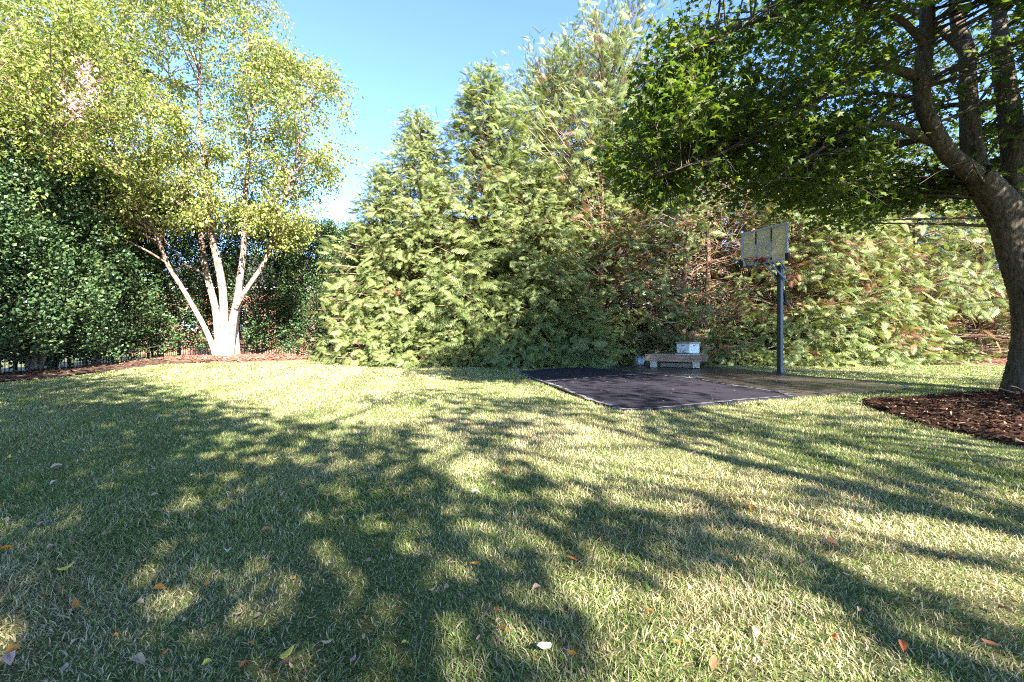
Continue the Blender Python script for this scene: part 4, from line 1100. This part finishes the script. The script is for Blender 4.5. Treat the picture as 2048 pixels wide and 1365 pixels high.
# front face looks left towards the viewer, end face looks right
fx = nrm(np.array([0.5, -0.87, 0])); fy = np.array([-fx[1], fx[0], 0]); HB = [fx, fy, zz]
hive = thing('beehive', 'white painted wooden beehive box with flat lid standing on the timber stand', 'beehive', tuple(hv))
def Hh(a, b, c): return a * fx + b * fy + c * zz
wx, wy, hgt = 0.245, 0.235, 0.30
Acc().box(Hh(0, 0, 0.02), (wx + 0.004, wy + 0.02, 0.02), HB).build('bottom_board', M['hive_lid'], hive, False, False)
Acc().box(Hh(0, -wy - 0.05, 0.012), (wx, 0.035, 0.012), HB).build('landing_board', M['hive'], hive, False, False)
o = Acc().box(Hh(0, 0, 0.055 + hgt / 2), (wx, wy, hgt / 2), HB).build('body', M['hive'], hive, False, False); bevel(o, 0.005)
Acc().box(Hh(0, -wy - 0.001, 0.047), (wx - 0.03, 0.004, 0.008), HB).build('entrance', M['crack'], hive, False, False)
Acc().box(Hh(0, -wy - 0.002, 0.055 + hgt * 0.8), (0.05, 0.004, 0.009), HB).build('handle', M['crack'], hive, False, False)
Acc().box(Hh(wx + 0.002, 0, 0.055 + hgt * 0.8), (0.004, 0.05, 0.009), HB).build('handle', M['crack'], hive, False, False)
o = Acc().box(Hh(0, 0, 0.055 + hgt + 0.025), (wx + 0.03, wy + 0.03, 0.027), HB).build('lid', M['hive_lid'], hive, False, False); bevel(o, 0.006)
k = 70
ba = -wx + 0.02 + (2 * wx - 0.05) * rng.beta(1.0, 1.5, k); bc = 0.065 + 0.16 * rng.random(k) ** 2.6
bp = ba[:, None] * fx + (-wy - 0.008) * fy + bc[:, None] * zz + hv
bees = Acc(); dd = rng.normal(size=(k, 1)) * fx + rng.normal(size=(k, 1)) * zz; dd = nrm(dd) * 0.008
bees.tubes(np.stack([bp - dd, bp, bp + dd], 1), np.tile([0.003, 0.006, 0.0025], (k, 1)), 5)
tag(bees.build('bees', M['crack'], None, True, False), 'dark bees clustered at the hive entrance', 'bees', None, 'stuff')

bk = np.array(gp(1280, 733)); 
bucket = thing('bucket', 'dented grey metal bucket standing left of the timber stand', 'bucket', (bk[0], bk[1], cz))
th = np.arange(24) * 2 * math.pi / 24
def lathe(prof, n=24):
    a = Acc(); P = np.array([[r * math.cos(t), r * math.sin(t), z] for r, z in prof for t in th]); q = []
    for i in range(len(prof) - 1):
        for j in range(n): q.append((i * n + j, i * n + (j + 1) % n, (i + 1) * n + (j + 1) % n, (i + 1) * n + j))
    return a.quads(P, q)
lathe([(0.002, 0.004), (0.135, 0.004), (0.14, 0.012), (0.185, 0.29), (0.181, 0.29), (0.132, 0.02), (0.002, 0.018)]).build('body', M['bucket'], bucket, True, False)
lathe([(0.186, 0.278), (0.196, 0.284), (0.196, 0.298), (0.183, 0.301), (0.180, 0.292)]).build('rolled_rim', M['bucket'], bucket, True, False)
hp = np.array([(0.197 * math.cos(t), 0.06 * math.sin(t) - 0.05, 0.285 - 0.05 * abs(math.sin(t))) for t in np.linspace(0, -math.pi, 14)])
Acc().tubes(hp, np.full(14, 0.004), 5).build('handle', M['pole'], bucket, True, False)

# ------------------------------------------------------------------ iron fence behind the evergreens
def fence(p, q, label):
    p = np.array(p, float); q = np.array(q, float); L = np.linalg.norm(q - p); d = (q - p) / L
    f = thing('iron_fence', label, 'fence', (p[0], p[1], float(ground_z(*p))), 'black iron fence around the yard')
    def G(s, z):
        w = p + d * s; return np.array([d[0] * s, d[1] * s, float(ground_z(*w)) - float(ground_z(*p)) + z])
    n = int(L / 1.85)
    me = None
    for i in range(n + 1):
        if me is None:
            o = Acc().box((0, 0, 0.64), (0.03, 0.03, 0.68)).build('post', M['black_iron'], f, False, False); me = o
        else:
            o = me.copy(); COL.objects.link(o)
        o.location = G(L * i / n, 0)
    for z in (0.18, 1.02, 1.18):
        a = Acc()
        for i in range(n): a.bar(G(L * i / n, z), G(L * (i + 1) / n, z), 0.025, 0.03)
        a.build('rail', M['black_iron'], f, False, False)
    me = None; k = int(L / 0.125)
    for i in range(k):
        if abs((i + 0.5) * L / k % (L / n)) < 0.05: continue
        if me is None:
            o = Acc().box((0, 0, 0.66), (0.009, 0.009, 0.60)).build('picket', M['black_iron'], f, False, False); me = o
        else:
            o = me.copy(); COL.objects.link(o)
        o.location = G((i + 0.5) * L / k, 0)
fence((-16.8, 23.0), (-4.8, 22.8), 'black iron picket fence behind the birch')
fence((-16.8, 6.0), (-16.8, 22.9), 'black iron picket fence under the shaded evergreens on the left')

# ------------------------------------------------------------------ neighbouring houses
def house(name, x0, x1, y, depth, z0, eave, ridge, wall, label, wins, cols=4, rows=5):
    h = thing(name, label, 'house', ((x0 + x1) / 2, y, z0))
    O = np.array([(x0 + x1) / 2, y, z0])
    def b(lo, hi, nm, mat, par):
        lo = np.array(lo) - O; hi = np.array(hi) - O
        return Acc().box((lo + hi) / 2, (hi - lo) / 2).build(nm, mat, par, False, False)
    b((x0, y, z0 - 0.5), (x1, y + depth, eave), 'wall', wall, h)
    b((x0 - 0.02, y - 0.03, z0 - 0.45), (x1 + 0.02, y + 0.1, z0 + 0.35), 'foundation', M['brick_far'], h)
    r = Acc(); ov = 0.45
    V = np.array([(x0 - ov, y - ov, eave), (x1 + ov, y - ov, eave), (x1 + ov, y + depth + ov, eave), (x0 - ov, y + depth + ov, eave),
                  (x0 + depth * 0.4, y + depth / 2, ridge), (x1 - depth * 0.4, y + depth / 2, ridge)]) - O
    r.add(V, [(0, 1, 5), (0, 5, 4), (1, 2, 5), (2, 3, 4), (2, 4, 5), (3, 0, 4), (0, 2, 1), (0, 3, 2)])
    ro = r.build('roof', M['roof'], h, False, False)
    b((x0 - ov, y - ov - 0.03, eave - 0.22), (x1 + ov, y - ov + 0.05, eave - 0.003), 'fascia', M['trim'], ro)
    for (cx, cz_, w, hh_) in wins:
        wf = b((cx - w / 2 - 0.12, y - 0.06, cz_ - hh_ / 2 - 0.14), (cx + w / 2 + 0.12, y - 0.002, cz_ + hh_ / 2 + 0.14), 'window', M['trim'], h)
        for i in range(cols):
            for j in range(rows):
                pw, ph = w / cols, hh_ / rows
                xa, za = cx - w / 2 + i * pw, cz_ - hh_ / 2 + j * ph
                b((xa + 0.03, y - 0.068, za + 0.03), (xa + pw - 0.03, y - 0.0615, za + ph - 0.03), 'pane', M['glass'], wf)
    return h
def win(u, v, Y, w, h):
    p = at(u, v, Y); return (p[0], p[2], w, h)
house('house', -11.2, 14.5, 30.0, 10.0, 1.0, 6.15, 10.0, M['siding'], 'cream sided house with dark roof seen through the conifers',
      [win(1303, 594, 30, 0.95, 1.4), win(1262, 594, 30, 0.95, 1.4), win(760, 600, 30, 1.0, 1.6), win(850, 600, 30, 1.0, 1.6), win(1130, 594, 30, 1.0, 1.5), win(1420, 594, 30, 1.0, 1.5)])
house('house', 19.0, 34.0, 33.0, 9.0, 1.0, 5.8, 9.2, M['siding'], 'pale house partly visible behind the open conifers on the right', [win(1650, 600, 33, 1.0, 1.5), win(1930, 640, 33, 1.0, 1.5)])
house('house', -32.0, -15.5, 38.0, 9.0, -0.4, 5.0, 8.5, M['brick_far'], 'distant brick house glimpsed under the evergreens beyond the fence', [win(480, 640, 38, 1.0, 1.5), win(380, 640, 38, 1.0, 1.5)])

# ------------------------------------------------------------------ dead sticks and fallen leaves
for (pts, lab) in [
    ([(1972, 770), (1995, 776), (2020, 783), (2048, 792), (2075, 800)], 'long pale dead stick leaning across the mulch by the maple trunk'),
    ([(2020, 772), (2036, 776), (2055, 786)], 'short pale dead stick beside the maple trunk'),
    ([(1930, 788), (1975, 793), (2015, 796)], 'thin dead twig lying flat on the dark mulch'),
]:
    P = np.array([at(u, v, 7.9) for u, v in pts]); P = smooth_path(P, 4)
    o = Acc().tubes(P - P[0], np.linspace(0.009, 0.004, len(P)), 5).build('stick', M['twig'], None, True, False)
    o.location = P[0]; tag(o, lab, 'stick', 'dead sticks on the mulch')

def leaf_mesh(name, mat, curl, fold, asp):
    a = Acc(); n = 7; V = []; T = []
    for i in range(n):
        t = i / (n - 1); w = asp * math.sin(math.pi * min(1, t * 0.96 + 0.03)) ** 0.75 * (1 - 0.25 * t)
        for s in (-1, -0.5, 0, 0.5, 1):
            V.append((t - 0.5, s * w / 2, curl * (t - 0.5) ** 2 + fold * abs(s) * w / 2 + 0.02 * math.sin(9 * t + 4 * s)))
    for i in range(n - 1):
        for j in range(4):
            b = i * 5 + j; T += [(b, b + 5, b + 6), (b, b + 6, b + 1)]
    i = len(V); V += [(-0.5, -0.012, curl * .25), (-0.5, 0.012, curl * .25), (-0.72, 0, curl * .25 - 0.06)]; T.append((i, i + 1, i + 2))
    a.add(V, T); me = a.build(name, mat, None, True, False); COL.objects.unlink(me); return me.data
def dry_leaf(name, c1, c2, spot):
    m = NT(name); f = m.noise(6, 4, 0.6, m.obj()); g = m.noise(22, 2, 0.5, m.obj())
    c = m.ramp(f, [(0.3, c1), (0.7, c2)]); c = m.mix(m.ramp(g, [(0.66, (0, 0, 0)), (0.72, (1, 1, 1))]), c, spot)
    p = m.pbr(c, 0.55, None, 0.4); t = m.n('ShaderNodeBsdfTranslucent'); m.l(c, t.inputs['Color'])
    mx = m.n('ShaderNodeMixShader', i_0=0.25); m.l(p, mx.inputs[1]); m.l(t.outputs[0], mx.inputs[2]); return m.done(mx.outputs[0])
LC = {
    'o': ('orange', (0.50, 0.17, 0.02), (0.66, 0.28, 0.04), (0.16, 0.05, 0.02)), 't': ('tan', (0.46, 0.29, 0.17), (0.58, 0.41, 0.27), (0.25, 0.14, 0.08)),
    'b': ('brown', (0.26, 0.10, 0.045), (0.40, 0.19, 0.09), (0.12, 0.05, 0.03)), 'p': ('pinkish', (0.46, 0.26, 0.22), (0.58, 0.38, 0.33), (0.3, 0.16, 0.13)),
    'y': ('yellow', (0.60, 0.42, 0.05), (0.70, 0.55, 0.12), (0.3, 0.18, 0.04)), 'w': ('pale cream', (0.58, 0.56, 0.40), (0.70, 0.66, 0.48), (0.22, 0.15, 0.08)),
    'r': ('red orange', (0.52, 0.10, 0.03), (0.66, 0.20, 0.05), (0.25, 0.05, 0.03)), 'd': ('dark brown', (0.08, 0.035, 0.02), (0.16, 0.07, 0.04), (0.04, 0.02, 0.01)),
}
LM = {k: [leaf_mesh('fallen_leaf', dry_leaf('leaf_' + v[0].replace(' ', '_'), *v[1:]), cu, fo, as_) for cu, fo, as_ in ((0.5, 0.3, 0.5), (-0.5, 0.7, 0.62), (0.9, -0.35, 0.42))] for k, v in LC.items()}
DATA = {
 0: '50 55 y40 158 42 w20 490 18 t25 325 110 t50 900 128 t30 1128 160 w30 1280 78 o25 1620 62 w40 1705 65 t40 1525 140 b20 1637 128 b25 315 205 w35 908 280 t45 1120 310 t40 95 360 y30 40 432 t40 245 452 p40 625 508 t50 1558 500 b55 1922 288 o35 305 600 p60 435 568 b30 30 608 o75 1000 632 p30 1328 622 w65 1585 628 o25 1552 665 t35 380 725 y70 490 715 b50 845 685 p35 1258 752 t40 1322 745 p40 1205 828 o45 1718 782 o30 925 852 o65 352 862 b80 275 885 o30 450 950 o95 815 930 t50 525 978 o50 945 980 t40 1150 945 t40 1380 935 t30 1505 1022 t65 1390 1005 p50 1820 1018 t50 1075 1045 t50 1262 1090 b50 1215 1140 b45 85 1215 o100 55 1268 p90 435 1165 t40 675 1118 o30 610 1120 b50 780 1185 t45 960 1230 o50 800 1290 t100 1468 1185 o35 1210 1298 y50 1428 1305 r45 1670 1240 y90 1675 1290 b70 1910 1172 t60 380 1335 p70 985 1330 b40 1705 1310 t40 1840 1330 y30 1785 1340 b30',
 680: '1010 75 t30 968 130 o45 680 205 w40 795 270 w55 895 215 t35 320 425 o25 385 272 b30 190 525 y35 210 592 o45 165 683 p60 12 575 p30 625 682 p35 672 692 t30 790 702 o60 1362 672 r60 1312 338 p30 540 855 t35 622 840 t60 342 900 b25 1155 835 t60 1300 865 t35 910 978 r45 925 1030 t30 935 1085 o60 980 1085 o30 562 1115 p30 615 1100 t30 372 1170 y30 155 1022 b45 138 1130 t35 1190 1195 w105 80 1280 p55 412 1325 r35 1360 1240 o60 1812 990 r45 1905 1162 t35 1975 1170 b40 1425 1345 p45 675 1285 t40 1858 625 w35 808 1140 t30',
 1348: '452 350 o45 925 568 b60 1625 648 b70 1500 358 w35 1005 770 t40 1100 778 b45 1140 828 t50 475 618 o20 2028 235 t35 290 805 r25 480 1095 t65 935 1150 r60 1340 1195 r70 1860 1190 b80 20 1172 o40 228 1305 b90 480 1280 p40 1970 685 d40 1930 972 d55 1085 970 t40',
}
leaves = []
for ox, s in DATA.items():
    w = s.split()
    for i in range(0, len(w), 3):
        u, v, c, px_ = ox + int(w[i]) / 2.926, 900 + int(w[i + 1]) / 2.926, w[i + 2][0], int(w[i + 2][1:]) / 2.926
        leaves.append((u, v, c, px_))
bucket_l = {}
for L_ in leaves:
    u, v = L_[:2]
    zone = ('bottom edge of the lawn' if v > 1250 else 'near lawn' if v > 1100 else 'middle of the lawn') + (', left third' if u < 683 else ', centre' if u < 1366 else ', right third')
    bucket_l.setdefault((L_[2], zone), []).append(L_)
ORD = ['leftmost', 'second from left', 'third from left', 'fourth from left', 'fifth from left', 'sixth from left', 'seventh from left', 'eighth from left', 'ninth from left', 'tenth from left', 'eleventh from left', 'twelfth from left', 'thirteenth from left']
for (c, zone), Ls in bucket_l.items():
    Ls.sort()
    for i, (u, v, _, px_) in enumerate(Ls):
        X, Y = gp(u, v + 3); size = px_ / F * Y * 1.15
        o = bpy.data.objects.new('fallen_leaf', LM[c][random.randrange(3)]); COL.objects.link(o)
        o.location = (X, Y, float(ground_z(X, Y)) + 0.028 + 0.012 * random.random())
        o.rotation_euler = (random.uniform(-0.45, 0.25), random.uniform(-0.35, 0.35), random.uniform(0, 6.28))
        o.scale = (size,) * 3
        nm = LC[c][0]
        lab = f'{nm} fallen leaf on the {zone}' if len(Ls) == 1 else f'{ORD[min(i, 12)]} {nm} fallen leaf on the {zone}'
        tag(o, 'only ' + lab if len(Ls) == 1 else lab, 'leaf', 'fallen leaves on the lawn')
